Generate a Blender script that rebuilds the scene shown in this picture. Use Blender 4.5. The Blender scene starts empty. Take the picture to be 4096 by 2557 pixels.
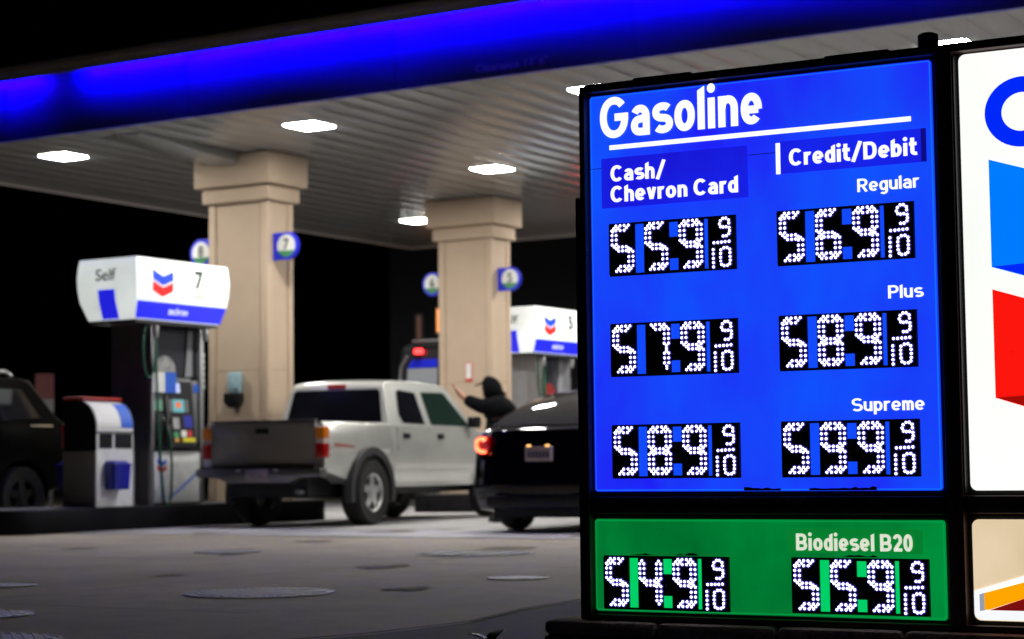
import bpy, bmesh, math, random
from mathutils import Vector, Matrix
random.seed(7)
SC = bpy.context.scene
COL = SC.collection
rad = math.radians

# ------------------------------------------------------------------ camera, sky, exposure
FPX, PITCH, ROLL = 7718.4, 0.074427, -0.0113356
A = 0.5425146            # yaw of the canopy grid
AS = 0.4958986           # yaw of the price sign
CAM_H = 0.75
cd = bpy.data.cameras.new("camera")
cam = bpy.data.objects.new("camera", cd)
COL.objects.link(cam)
cd.sensor_width = 36.0
cd.sensor_fit = 'HORIZONTAL'
cd.lens = 36.0 * FPX / 4096.0
cd.clip_end = 600
cd.clip_start = 0.05
fw = Vector((0, math.cos(PITCH), math.sin(PITCH)))
up0 = Vector((0, -math.sin(PITCH), math.cos(PITCH)))
rt0 = Vector((1, 0, 0))
rt = rt0 * math.cos(ROLL) + up0 * math.sin(ROLL)
up = -rt0 * math.sin(ROLL) + up0 * math.cos(ROLL)
m = Matrix.Identity(4)
for i in range(3):
    m[i][0], m[i][1], m[i][2] = rt[i], up[i], -fw[i]
m[2][3] = CAM_H
cam.matrix_world = m
cd.dof.use_dof = True
cd.dof.focus_distance = 6.5
cd.dof.aperture_fstop = 3.7
SC.camera = cam

wd = bpy.data.worlds.new("World")
SC.world = wd
wd.use_nodes = True
nt = wd.node_tree
sky = nt.nodes.new('ShaderNodeTexSky')
sky.sky_type = 'NISHITA'
sky.sun_disc = False
sky.sun_elevation = rad(-9)
sky.sun_rotation = rad(200)
bg = nt.nodes['Background']
nt.links.new(sky.outputs[0], bg.inputs[0])
bg.inputs[1].default_value = 0.05
SC.view_settings.view_transform = 'Standard'
SC.view_settings.look = 'None'
SC.view_settings.exposure = 0.0
SC.view_settings.gamma = 1.0
SC.cycles.use_denoising = True
SC.cycles.max_bounces = 8
SC.cycles.sample_clamp_indirect = 6.0
SC.cycles.caustics_reflective = False
SC.cycles.caustics_refractive = False

# ------------------------------------------------------------------ materials
MATS = {}
def mat(name, col=(.5, .5, .5), rough=.5, metal=0., var=.0, vscale=4., bump=0., bscale=30., coat=0., emit=None, estr=0., evar=0., spec=.5, trans=0., stretch=None):
    if name in MATS:
        return MATS[name]
    M = bpy.data.materials.new(name)
    M.use_nodes = True
    n = M.node_tree.nodes
    l = M.node_tree.links
    b = n['Principled BSDF']
    b.inputs['Base Color'].default_value = (*col, 1)
    b.inputs['Roughness'].default_value = rough
    b.inputs['Metallic'].default_value = metal
    b.inputs['Specular IOR Level'].default_value = spec
    b.inputs['Coat Weight'].default_value = coat
    b.inputs['Transmission Weight'].default_value = trans
    tc = n.new('ShaderNodeTexCoord')
    src = tc.outputs['Object']
    if stretch:
        mp = n.new('ShaderNodeMapping')
        mp.inputs['Scale'].default_value = stretch
        l.new(src, mp.inputs[0])
        src = mp.outputs[0]
    def ramp(scale, a, c, detail=6.):
        t = n.new('ShaderNodeTexNoise')
        t.inputs['Scale'].default_value = scale
        t.inputs['Detail'].default_value = detail
        t.inputs['Roughness'].default_value = .62
        l.new(src, t.inputs['Vector'])
        r = n.new('ShaderNodeValToRGB')
        r.color_ramp.elements[0].position = .3
        r.color_ramp.elements[1].position = .72
        r.color_ramp.elements[0].color = (*a, 1)
        r.color_ramp.elements[1].color = (*c, 1)
        l.new(t.outputs['Fac'], r.inputs[0])
        return r, t
    if var > 0:
        r, t = ramp(vscale, [c * (1 - var) for c in col], [min(1, c * (1 + var)) for c in col])
        l.new(r.outputs[0], b.inputs['Base Color'])
        mr = n.new('ShaderNodeMapRange')
        mr.inputs['To Min'].default_value = max(0.02, rough * (1 - var * .6))
        mr.inputs['To Max'].default_value = min(1, rough * (1 + var * .6))
        l.new(t.outputs['Fac'], mr.inputs['Value'])
        l.new(mr.outputs[0], b.inputs['Roughness'])
    if emit is not None:
        b.inputs['Emission Color'].default_value = (*emit, 1)
        b.inputs['Emission Strength'].default_value = estr
        if evar > 0:
            r, t = ramp(vscale, [c * (1 - evar) for c in emit], [c * (1 + evar) for c in emit], 4.)
            l.new(r.outputs[0], b.inputs['Emission Color'])
    if bump > 0:
        t = n.new('ShaderNodeTexNoise')
        t.inputs['Scale'].default_value = bscale
        t.inputs['Detail'].default_value = 5.
        l.new(src, t.inputs['Vector'])
        bp = n.new('ShaderNodeBump')
        bp.inputs['Strength'].default_value = bump
        bp.inputs['Distance'].default_value = .02
        l.new(t.outputs['Fac'], bp.inputs['Height'])
        l.new(bp.outputs[0], b.inputs['Normal'])
    MATS[name] = M
    return M

def concrete_mat(name, base, stain, scale, speck=.25, rough=.8, oil=.0):
    M = bpy.data.materials.new(name)
    M.use_nodes = True
    n = M.node_tree.nodes
    l = M.node_tree.links
    b = n['Principled BSDF']
    tc = n.new('ShaderNodeTexCoord')
    def noise(s, d=6., r=.6):
        t = n.new('ShaderNodeTexNoise')
        t.inputs['Scale'].default_value = s
        t.inputs['Detail'].default_value = d
        t.inputs['Roughness'].default_value = r
        l.new(tc.outputs['Object'], t.inputs['Vector'])
        return t
    def mix(f, a, c, lo, hi, mode='MIX'):
        mr = n.new('ShaderNodeMapRange')
        mr.inputs['From Min'].default_value = lo
        mr.inputs['From Max'].default_value = hi
        l.new(f, mr.inputs['Value'])
        x = n.new('ShaderNodeMix')
        x.data_type = 'RGBA'
        x.blend_type = mode
        l.new(mr.outputs[0], x.inputs['Factor'])
        for k, s in ((6, a), (7, c)):
            if isinstance(s, tuple):
                x.inputs[k].default_value = (*s, 1)
            else:
                l.new(s, x.inputs[k])
        return x.outputs[2]
    big = mix(noise(scale).outputs['Fac'], base, stain, .38, .68)
    mid = mix(noise(scale * 7, 8, .7).outputs['Fac'], big, tuple(c * (1 - speck) for c in base), .45, .8)
    fine = mix(noise(90, 3).outputs['Fac'], mid, tuple(min(1, c * 1.25) for c in base), .5, .9)
    out = fine
    if oil > 0:
        out = mix(noise(.55, 3, .5).outputs['Fac'], fine, tuple(c * (1 - oil) for c in stain), .56, .75)
    l.new(out, b.inputs['Base Color'])
    b.inputs['Roughness'].default_value = rough
    bp = n.new('ShaderNodeBump')
    bp.inputs['Strength'].default_value = .35
    bp.inputs['Distance'].default_value = .01
    l.new(noise(60, 6, .7).outputs['Fac'], bp.inputs['Height'])
    l.new(bp.outputs[0], b.inputs['Normal'])
    return M

white_plastic = mat('white_enamel', (.78, .78, .77), .35, var=.06)
black_plastic = mat('black_plastic', (.010, .010, .012), .4, var=.2, spec=.25)
dark_grey = mat('dark_grey_metal', (.045, .045, .05), .45, var=.15)
mid_grey = mat('mid_grey_metal', (.2, .2, .21), .4, .3, var=.1)
steel = mat('brushed_steel', (.45, .45, .46), .35, .8, var=.1, vscale=12)
blue_plastic = mat('blue_plastic', (.012, .018, .35), .35, var=.1)
red_plastic = mat('red_plastic', (.45, .02, .02), .4, var=.1)
green_hose = mat('green_rubber', (.008, .10, .05), .5, var=.2)
stucco = mat('tan_stucco', (.52, .395, .288), .85, var=.05, vscale=3, bump=.25, bscale=140)
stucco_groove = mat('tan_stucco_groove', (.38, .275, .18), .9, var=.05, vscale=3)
rubber = mat('tyre_rubber', (.012, .0115, .0115), .75, var=.2, vscale=20, bump=.3, bscale=60)
alloy = mat('silver_alloy', (.62, .62, .62), .3, .75, var=.06)
glass_dark = mat('tinted_glass', (.008, .008, .012), .06, spec=.6)
silver_paint = mat('silver_paint', (.70, .70, .665), .30, .5, var=.04, coat=.8)
chrome = mat('chrome', (.7, .7, .7), .12, 1.)
skin = mat('skin', (.52, .27, .17), .5, var=.08)

# ------------------------------------------------------------------ builders
def link(name, me, ma, parent=None, smooth=False):
    o = bpy.data.objects.new(name, me)
    COL.objects.link(o)
    if ma is not None:
        me.materials.append(ma)
    if parent is not None:
        o.parent = parent
    if smooth:
        for p in me.polygons:
            p.use_smooth = True
        me.set_sharp_from_angle(angle=rad(smooth if smooth > 1 else 40))
    return o

def thing(name, label, cat, loc=(0, 0, 0), rz=0., group=None):
    o = bpy.data.objects.new(name, None)
    o.empty_display_size = .2
    COL.objects.link(o)
    o.location = loc
    o.rotation_euler = (0, 0, rz)
    return tag(o, label, cat, group)

def tag(o, label, cat, group=None):
    o['label'] = label
    o['category'] = cat
    if group:
        o['group'] = group
    return o

def struct(o):
    o['kind'] = 'structure'
    return o

def stuff(o):
    o['kind'] = 'stuff'
    return o

class MB:
    def __init__(s):
        s.v = []
        s.f = []
    def add(s, vs, fs):
        k = len(s.v)
        s.v += [tuple(p) for p in vs]
        s.f += [tuple(k + i for i in f) for f in fs]
        return s
    def box(s, x0, x1, y0, y1, z0, z1):
        return s.add([(x0, y0, z0), (x1, y0, z0), (x1, y1, z0), (x0, y1, z0), (x0, y0, z1), (x1, y0, z1), (x1, y1, z1), (x0, y1, z1)],
                     [(3, 2, 1, 0), (4, 5, 6, 7), (0, 1, 5, 4), (1, 2, 6, 5), (2, 3, 7, 6), (3, 0, 4, 7)])
    def rings(s, rings, cap=True, close=True):
        n = len(rings[0])
        vs = [p for r in rings for p in r]
        fs = []
        for i in range(len(rings) - 1):
            for j in range(n if close else n - 1):
                a = i * n + j
                b = i * n + (j + 1) % n
                fs.append((a, b, b + n, a + n))
        if cap:
            fs.append(tuple(reversed(range(n))))
            fs.append(tuple(range((len(rings) - 1) * n, len(rings) * n)))
        return s.add(vs, fs)
    def prism(s, pts, y0, y1, fn=None):
        """pts (a,b) polygon extruded; fn maps (a,b,d) to xyz (default a->x, b->z, d->y)"""
        fn = fn or (lambda a, b, d: (a, d, b))
        n = len(pts)
        vs = [fn(a, b, y0) for a, b in pts] + [fn(a, b, y1) for a, b in pts]
        fs = [tuple(range(n)), tuple(reversed(range(n, 2 * n)))]
        fs += [((j + 1) % n, j, j + n, (j + 1) % n + n) for j in range(n)]
        return s.add(vs, fs)
    def cyl(s, c, ax, r, h, n=20, r2=None):
        """cylinder from c along axis ax (0,1,2) of length h"""
        r2 = r if r2 is None else r2
        out = []
        for rr, d in ((r, 0), (r2, h)):
            ring = []
            for k in range(n):
                t = 2 * math.pi * k / n
                p = [0, 0, 0]
                p[ax] = d
                p[(ax + 1) % 3] = rr * math.cos(t)
                p[(ax + 2) % 3] = rr * math.sin(t)
                ring.append(tuple(c[i] + p[i] for i in range(3)))
            out.append(ring)
        return s.rings(out)
    def lathe(s, c, ax, prof, n=24, cap=True):
        out = []
        for rr, d in prof:
            ring = []
            for k in range(n):
                t = 2 * math.pi * k / n
                p = [0, 0, 0]
                p[ax] = d
                p[(ax + 1) % 3] = rr * math.cos(t)
                p[(ax + 2) % 3] = rr * math.sin(t)
                ring.append(tuple(c[i] + p[i] for i in range(3)))
            out.append(ring)
        return s.rings(out, cap)
    def tube(s, pts, r, n=8):
        pts = [Vector(p) for p in pts]
        rings = []
        for i, p in enumerate(pts):
            d = (pts[min(i + 1, len(pts) - 1)] - pts[max(i - 1, 0)]).normalized()
            ref = Vector((0, 0, 1)) if abs(d.z) < .9 else Vector((1, 0, 0))
            a = d.cross(ref).normalized()
            b = d.cross(a)
            rr = r[i] if isinstance(r, (list, tuple)) else r
            rings.append([tuple(p + a * rr * math.cos(2 * math.pi * k / n) + b * rr * math.sin(2 * math.pi * k / n)) for k in range(n)])
        return s.rings(rings)
    def build(s, name, ma, parent=None, smooth=False, bevel=0., seg=2):
        me = bpy.data.meshes.new(name)
        me.from_pydata(s.v, [], s.f)
        bm = bmesh.new()
        bm.from_mesh(me)
        bmesh.ops.recalc_face_normals(bm, faces=bm.faces)
        if bevel > 0:
            es = [e for e in bm.edges if len(e.link_faces) == 2 and e.calc_face_angle(0) > rad(35)]
            bmesh.ops.bevel(bm, geom=es, offset=bevel, segments=seg, affect='EDGES', profile=.5, clamp_overlap=True)
        bm.to_mesh(me)
        bm.free()
        return link(name, me, ma, parent, smooth)

def box(name, ma, parent, x0, x1, y0, y1, z0, z1, bevel=0.):
    return MB().box(x0, x1, y0, y1, z0, z1).build(name, ma, parent, smooth=30 if bevel else False, bevel=bevel)

def rrect(x0, x1, z0, z1, r, n=5):
    pts = []
    for cx, cz, a0 in ((x1 - r, z0 + r, -90), (x1 - r, z1 - r, 0), (x0 + r, z1 - r, 90), (x0 + r, z0 + r, 180)):
        for k in range(n + 1):
            t = rad(a0 + 90 * k / n)
            pts.append((cx + r * math.cos(t), cz + r * math.sin(t)))
    return pts

def bez(p0, p1, p2, p3, n=12):
    out = []
    for k in range(n + 1):
        t = k / n
        out.append(tuple((1 - t) ** 3 * a + 3 * (1 - t) ** 2 * t * b + 3 * (1 - t) * t * t * c + t ** 3 * d for a, b, c, d in zip(p0, p1, p2, p3)))
    return out

def text(name, s, ma, parent, x0, x1, z0, cap, y, bold=0., fn=None, thick=.002, spacing=1.):
    """flat lettering: left x0, right x1, baseline z0, capital height cap, on plane y (faces -y) or mapped by fn(a,b,d)"""
    fn = fn or (lambda a, b, d: (a, d, b))
    cu = bpy.data.curves.new(name, 'FONT')
    cu.body = s
    cu.size = 1.0
    cu.offset = bold
    cu.extrude = .01
    cu.space_character = spacing
    cu.resolution_u = 6
    ob = bpy.data.objects.new(name, cu)
    COL.objects.link(ob)
    dg = bpy.context.evaluated_depsgraph_get()
    dg.update()
    me = bpy.data.meshes.new_from_object(ob.evaluated_get(dg))
    # cap height from a capital
    cu.body = 'H'
    dg.update()
    ref = bpy.data.meshes.new_from_object(ob.evaluated_get(dg))
    hz = [v.co.y for v in ref.vertices]
    lo, hi = min(hz), max(hz)
    bpy.data.meshes.remove(ref)
    bpy.data.objects.remove(ob)
    xs = [v.co.x for v in me.vertices]
    a, b = min(xs), max(xs)
    for v in me.vertices:
        d = 0 if v.co.z < 0 else thick
        v.co = fn(x0 + (v.co.x - a) / (b - a) * (x1 - x0), z0 + (v.co.y - lo) / (hi - lo) * cap, y - thick + d)
    me.materials.clear()
    return link(name, me, ma, parent)

# ---- industrial sans lettering drawn from strokes of even weight
def _arc(cx, cy, rx, ry, a0, a1, n=14, e=2.15):
    out = []
    for k in range(n + 1):
        t = rad(a0 + (a1 - a0) * k / n)
        c, s_ = math.cos(t), math.sin(t)
        out.append((cx + rx * math.copysign(abs(c) ** (2 / e), c), cy + ry * math.copysign(abs(s_) ** (2 / e), s_)))
    return out
def glyph(ch, t):
    """(advance, [(points, closed)]) with cap height 1; t is the stroke weight"""
    h = t / 2
    X = .74
    w = .415 + t * .45
    W = .53 + t * .55
    L, R_ = h, w - h
    rx, ry = w / 2 - h, X / 2 - h
    bowl = (_arc(w / 2, X / 2, rx, ry, 0, 360, 32)[:-1], True)
    if ch == ' ':
        return .30, []
    if ch == 'o':
        w *= 1.06
        return w, [(_arc(w / 2, X / 2, w / 2 - h, ry, 0, 360, 32)[:-1], True)]
    if ch == 'a':
        by = .225 + h * .2
        bw = [(R_, by * 2 - h * .55)] + _arc(L + rx * .95, by, rx * .95, by - h, 90, 270, 14) + [(R_, h)]
        return w, [(bw, False), (_arc(w / 2, X - h - .20, rx, .20, 152, 0, 12) + [(R_, 0)], False)]
    if ch == 's':
        w *= 1.08
        rx = w / 2 - h
        k = X / 2
        q1 = _arc(w / 2, X - h - (k - h) / 2, rx, (k - h) / 2, 35, 270, 16)
        q2 = _arc(w / 2, h + (k - h) / 2, rx, (k - h) / 2, 90, -145, 16)
        return w * .93, [(q1 + q2[1:], False)]
    if ch == 'l':
        return t, [('slant', (0, t, 0, 1.03))]
    if ch == 'i':
        return t * 1.1, [([(t * .55, 0), (t * .55, X - .01)], False), ('disc', (t * .55, .955, t * .56, t * .62))]
    if ch in 'nhmru':
        st = 1.03 if ch == 'h' else X - .005
        if ch == 'u':
            return w, [([(L, X)] + _arc(w / 2, h + .22, rx, .22, 180, 360, 14) + [(R_, X)], False), ([(R_, .25), (R_, 0)], False)]
        out = [('slant', (0, t, 0, st))] if ch == 'h' else [([(L, 0), (L, st)], False)]
        if ch == 'r':
            return w * .72, out + [(_arc(L + rx * 1.1, X - h - .24, rx * 1.1, .24, 180, 68, 10), False)]
        if ch == 'm':
            g = w * .80
            out += [(_arc(g / 2 + 0, X - h - .2, g / 2 - h, .2, 180, 0, 14) + [(g - h, 0)], False), (_arc(g * 1.5 - t * 1.0, X - h - .2, g / 2 - h, .2, 180, 0, 14) + [(2 * g - t - h, 0)], False)]
            return 2 * g - t, out
        return w, out + [(_arc(w / 2, X - h - .22, rx, .22, 180, 0, 14) + [(R_, 0)], False)]
    if ch == 'e':
        w *= 1.06
        R_, rx = w - h, w / 2 - h
        p = [(L + .01, X * .47), (R_ - .0, X * .47)]
        q_ = [(R_, X * .47)] + _arc(w / 2, X / 2, rx, ry, 12, 316, 28)
        return w, [(p, False), (q_, False)]
    if ch == 'v':
        return w * .98, [([(h * .95, X), (w * .49, h * .3)], False), ([(w * .98 - h * .95, X), (w * .49, h * .3)], False)]
    if ch in 'dbpqg':
        if ch == 'd':
            return w, [bowl, ('slant', (w - t, w, 0, 1.03))]
        if ch == 'b':
            return w, [bowl, ('slant', (0, t, 0, 1.03))]
        if ch == 'p':
            return w, [bowl, ([(L, X), (L, -.26)], False)]
        return w, [bowl, ([(R_, X)] + _arc(w / 2, -.02, rx, .20, 0, -140, 12), False)]
    if ch == 't':
        x = w * .30
        return w * .72, [([(x, 1.0), (x, h + .14)] + _arc(x + .17, h + .14, .17, .14, 180, 285, 8), False), ([(0, X - h * .9), (w * .70, X - h * .9)], False)]
    if ch == '/':
        return .50, [([(h * .7, -.08), (.50 - h * .7, 1.08)], False)]
    RX = W / 2 - h
    if ch == 'C':
        W *= 1.08
        RX = W / 2 - h
        return W * .97, [(_arc(W / 2, .5, RX, .5 - h, 42, 318, 30), False)]
    if ch == 'G':
        W *= 1.2
        RX = W / 2 - h
        return W, [(_arc(W / 2, .5, RX, .5 - h, 42, 340, 30) + [(W - h, .50)], False), ([(W - h + h * .98, .50), (W * .52, .50)], False)]
    if ch == '0':
        return w * 1.02, [(_arc(w / 2, .5, rx, .5 - h, 0, 360, 32)[:-1], True)]
    if ch == '2':
        p = _arc(w / 2, 1 - h - .25, rx, .25, 165, -28, 16) + [(L + .06, h + .10)]
        return w, [(p, False), ([(L - h * .6, h), (w, h)], False), ([(L + .16, h + .24), (L + .02, h)], False)]
    stem = ([(L, 0), (L, 1)], False)
    if ch == 'D':
        return W, [stem, ([(L, 1 - h), (W * .45, 1 - h)] + _arc(W * .45, .5, W * .55 - h, .5 - h, 90, -90, 18, 2.5) + [(L, h)], False)]
    if ch in 'PRB':
        y = .47
        c = (1 - h + y) / 2
        b1 = [(L, 1 - h), (W * .42, 1 - h)] + _arc(W * .45, c, W * .50 - h, (1 - h - y) / 2, 90, -90, 14, 2.5) + [(L, y)]
        if ch == 'P':
            return W * .95, [stem, (b1, False)]
        if ch == 'R':
            return W * .98, [stem, (b1, False), ([(W * .48, y), (W * .98 - h, 0)], False)]
        c2 = (y + h) / 2
        return W, [stem, (b1, False), ([(L, y), (W * .45, y)] + _arc(W * .47, c2, W * .53 - h, c2 - h, 90, -90, 14, 2.5) + [(L, h)], False)]
    if ch == 'S':
        k = .5
        q1 = _arc(W / 2, 1 - h - (k - h) / 2, RX, (k - h) / 2, 32, 270, 16)
        q2 = _arc(W / 2, h + (k - h) / 2, RX, (k - h) / 2, 90, -148, 16)
        return W * .97, [(q1 + q2[1:], False)]
    raise KeyError(ch)
def stroke(mb, pts, closed, t, to3, d):
    n = len(pts)
    lo, hi = [], []
    for i in range(n):
        a = pts[i - 1] if (closed or i) else pts[0]
        b = pts[(i + 1) % n] if (closed or i < n - 1) else pts[-1]
        p = pts[i]
        d1 = Vector((p[0] - a[0], p[1] - a[1]))
        d2 = Vector((b[0] - p[0], b[1] - p[1]))
        if d1.length < 1e-6:
            d1 = d2
        if d2.length < 1e-6:
            d2 = d1
        d1.normalize()
        d2.normalize()
        n1, n2 = Vector((-d1.y, d1.x)), Vector((-d2.y, d2.x))
        mm = n1 + n2
        if mm.length < 1e-6:
            mm = n1.copy()
        mm.normalize()
        k = min(1.6, 1 / max(.4, mm.dot(n1))) * t / 2
        lo.append((p[0] - mm.x * k, p[1] - mm.y * k))
        hi.append((p[0] + mm.x * k, p[1] + mm.y * k))
    vs = [to3(*p, d) for p in lo] + [to3(*p, d) for p in hi]
    m_ = n if closed else n - 1
    mb.add(vs, [(i, (i + 1) % n, (i + 1) % n + n, i + n) for i in range(m_)])
def lettering(name, s_, ma, parent, x0, x1, z0, cap, y, weight, fn):
    """strokes lie a fraction of a millimetre apart so that crossings never share a plane"""
    pen = 0.
    plan = []
    for wi, wd_ in enumerate(s_.split(' ')):
        pen += .32 if wi else 0
        for ch in wd_:
            adv, st = glyph(ch, weight)
            plan.append((wi, pen, st))
            pen += adv + .072
        pen -= .072
    total = pen
    k = (x1 - x0) / total
    lay = 0
    words = [MB() for _ in s_.split(' ')]
    for wi, px, st in plan:
        mb = words[wi]
        for item in st:
            d = y - .00025 * (lay % 5)
            lay += 1
            to3 = lambda a, b, dd: fn(x0 + (px + a) * k, z0 + b * cap, dd)
            if item[0] == 'slant':
                a, b, c, e_ = item[1]
                mb.add([to3(a, c, d), to3(b, c, d), to3(b, e_, d), to3(a, e_ - (b - a) * .55, d)], [(0, 1, 2, 3)])
            elif item[0] == 'disc':
                a, b, ra, rb = item[1]
                ring = [to3(a + ra * math.cos(i * math.pi / 9), b + rb * math.sin(i * math.pi / 9), d) for i in range(18)]
                mb.add(ring, [tuple(range(18))])
            else:
                stroke(mb, item[0], item[1], weight, to3, d)
    for mb in words:
        mb.build(name, ma, parent)

ROT = math.pi / 2 - A           # local x = along the lanes (u), local y = -v
Rv = Vector((math.sin(A), math.cos(A), 0))
Lv = Vector((-math.cos(A), math.sin(A), 0))
def uvz(u, v, z=0.):
    p = Rv * u - Lv * v
    return (p.x, p.y, z)
def q(v):                        # v -> local y
    return -v

# ------------------------------------------------------------------ ground
SOFF = 5.0
lot_mat = concrete_mat('lot_concrete', (.42, .36, .265), (.29, .248, .182), .6, .35, .78)
pad_mat = concrete_mat('pad_concrete', (.46, .445, .45), (.27, .26, .27), .6, .3, .6, oil=.35)
asphalt_mat = concrete_mat('asphalt', (.17, .165, .17), (.12, .118, .122), .8, .3, .9)
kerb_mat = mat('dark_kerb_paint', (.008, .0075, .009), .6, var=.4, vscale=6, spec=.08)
joint_mat = mat('joint_filler', (.05, .045, .04), .9, var=.3, vscale=8)

struct(MB().add([(-160, -60, 0), (160, -60, 0), (160, 240, 0), (-160, 240, 0)], [(0, 1, 2, 3)]).build('ground', lot_mat))
pad = MB().add([uvz(16.5, -24, .004), uvz(16.5, 8, .004), uvz(34, 8, .004), uvz(34, -24, .004)], [(0, 1, 2, 3)]).build('canopy_pavement', pad_mat)
struct(pad)
# street edge strip beside the sign: dark asphalt bounded by a curved joint
edge = [(-3.5, 7.3), (-1.2, 8.1), (-.62, 8.62), (-.19, 9.2), (.07, 9.98), (.37, 10.56), (1.2, 11.6), (3.0, 13.2), (9, 17.5)]
strip = edge + [(12, -20), (-12, -20), (-12, 5.6)]
struct(MB().add([(x, y, .004) for x, y in strip], [tuple(range(len(strip)))]).build('street_strip', asphalt_mat))
gap = [(x - .035, y + .03) for x, y in edge]
struct(MB().add([(x, y, .009) for x, y in edge] + [(x, y, .009) for x, y in gap], [(i, i + 1, i + 1 + len(edge), i + len(edge)) for i in range(len(edge) - 1)]).build('pavement_joint', joint_mat))
# sawn joints of the lot slab
jb = MB()
for v in (-3.2, -8.4, -13.6, -18.8):
    jb.add([uvz(2, v, .003), uvz(16.5, v, .003), uvz(16.5, v + .012, .003), uvz(2, v + .012, .003)], [(0, 1, 2, 3)])
for u in (7.8, 12.1):
    jb.add([uvz(u, -30, .0035), uvz(u, -6.3, .0035), uvz(u + .014, -6.3, .0035), uvz(u + .014, -30, .0035)], [(0, 1, 2, 3)])
struct(jb.build('slab_joint', joint_mat))
jb = MB()
for v in (-13.0, -9.2, -5.4):
    jb.add([uvz(16.5, v, .008), uvz(34, v, .008), uvz(34, v + .015, .008), uvz(16.5, v + .015, .008)], [(0, 1, 2, 3)])
jb.add([uvz(16.49, -24, .008), uvz(16.49, 8, .008), uvz(16.53, 8, .008), uvz(16.53, -24, .008)], [(0, 1, 2, 3)])
struct(jb.build('pad_joint', joint_mat))

# oil spots and patched squares on the concrete
stain_m = mat('oil_stain', (.22, .19, .14), .9, var=.3, vscale=7, spec=.1)
rs = random.Random(11)
sb = MB()
for u, v, r in ((17.9, -12.4, .26), (18.6, -12.1, .12), (17.4, -9.6, .2), (15.4, -11.6, .15), (14.6, -8.9, .22), (12.9, -10.6, .10), (16.9, -14.2, .17), (13.4, -12.8, .13), (11.7, -8.2, .16), (10.3, -9.0, .09), (9.7, -6.6, .12)):
    ph = rs.uniform(0, 6)
    pts = []
    for k in range(22):
        a = 2 * math.pi * k / 22
        rr = r * (1 + .22 * math.sin(3 * a + ph) + .12 * math.sin(7 * a + ph * 2) + rs.uniform(-.06, .06))
        pts.append(uvz(u + rr * math.cos(a) * 1.5, v + rr * math.sin(a), .0062))
    sb.add(pts, [tuple(range(22))])
o = sb.build('oil_stain', stain_m)
struct(o)

# ------------------------------------------------------------------ pump islands
VC = -16.62
IZ = .28
def island(u0, u1, label):
    c = uvz((u0 + u1) / 2, VC)
    t = thing('pump_island', label, 'kerb', c, ROT, 'raised pump islands')
    h = (u1 - u0) / 2
    pts = []
    w, r = .58, .5
    for cx, a0 in ((h - r, -90), (-h + r, 90)):
        for k in range(11):
            a = rad(a0 + 18 * k)
            pts.append((cx + r * math.cos(a), w * math.sin(a)))
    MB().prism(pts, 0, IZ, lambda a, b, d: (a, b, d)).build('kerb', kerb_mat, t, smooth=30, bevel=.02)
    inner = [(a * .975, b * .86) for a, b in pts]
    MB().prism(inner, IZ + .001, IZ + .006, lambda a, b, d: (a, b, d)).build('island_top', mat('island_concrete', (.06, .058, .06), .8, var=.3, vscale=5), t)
    return t
island(15.6, 21.9, 'long dark kerbed pump island under pump 7 and the tan column beside the pickup')
island(25.1, 31.4, 'dark kerbed pump island under pump 5 and the column with the red notice')

# ------------------------------------------------------------------ canopy
U0, U1, V0, V1 = 17.86, 31.2, -21.1, 3.0
cu, cv = (U0 + U1) / 2, (V0 + V1) / 2
canopy = thing('fuel_canopy', 'large forecourt canopy with glowing blue fascia and pale plank soffit', 'canopy', uvz(cu, cv), ROT)
hu, hv = (U1 - U0) / 2, (V1 - V0) / 2
def cl(u, v):
    return (u - cu, -(v - cv))
fascia_mat = mat('blue_fascia_panel', (.03, .03, .62), .5, var=.05, vscale=1.2, bump=.04, bscale=2)
soffit_mat = mat('soffit_metal', (.21, .205, .198), .2, 0., var=.12, vscale=1.5, bump=.025, bscale=1.6, stretch=(.22, 2.2, 1), spec=.75)
cornice_mat = mat('cornice_metal', (.45, .41, .39), .7, var=.1)
# soffit planks run along the lanes
pw = .402
n = int((V1 - V0 - .2) / pw)
pm = MB().box(-hu + .06, hu - .06, -pw / 2 + .0014, pw / 2 - .0014, 0, .03)
plank = pm.build('soffit_plank', soffit_mat, canopy, smooth=30, bevel=.0018)
for i in range(n):
    o = plank if i == 0 else plank.copy()
    if i:
        COL.objects.link(o)
    o.location = (0, hv - .1 - pw * (i + .5), SOFF + random.uniform(0, .0012))
    o.rotation_euler = (rad(random.uniform(-.035, .035)), 0, 0)
# deck above and outer trim
box('roof_deck', dark_grey, canopy, -hu + .03, hu - .03, -hv + .03, hv - .03, SOFF + .05, 5.90)
fl = 3.05
k = 0
y = -hv
while y < hv - .1:                                  # near fascia in panels
    y1 = min(hv, y + fl)
    box('fascia_panel', fascia_mat, canopy, -hu - .03, -hu + .027, y + .003, y1 - .003, SOFF - .02, 5.795, .004)
    y = y1
box('end_fascia', cornice_mat, canopy, -hu + .03, hu, hv - .027, hv + .02, SOFF - .05, 5.74, .01)
box('edge_trim', soffit_mat, canopy, -hu + .03, hu - .03, hv - .85, hv - .03, SOFF - .022, SOFF - .004)
box('rear_fascia', cornice_mat, canopy, hu - .027, hu + .02, -hv, hv - .03, SOFF - .05, 5.74, .01)
box('far_fascia', cornice_mat, canopy, -hu + .03, hu - .03, -hv - .02, -hv + .027, SOFF - .05, 5.74)
box('cornice', cornice_mat, canopy, -hu - .155, hu + .12, -hv - .12, hv + .12, 5.80, 5.925, .012)
box('cornice_lip', cornice_mat, canopy, -hu - .155, -hu - .14, -hv - .115, hv + .115, 5.735, 5.799)
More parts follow.
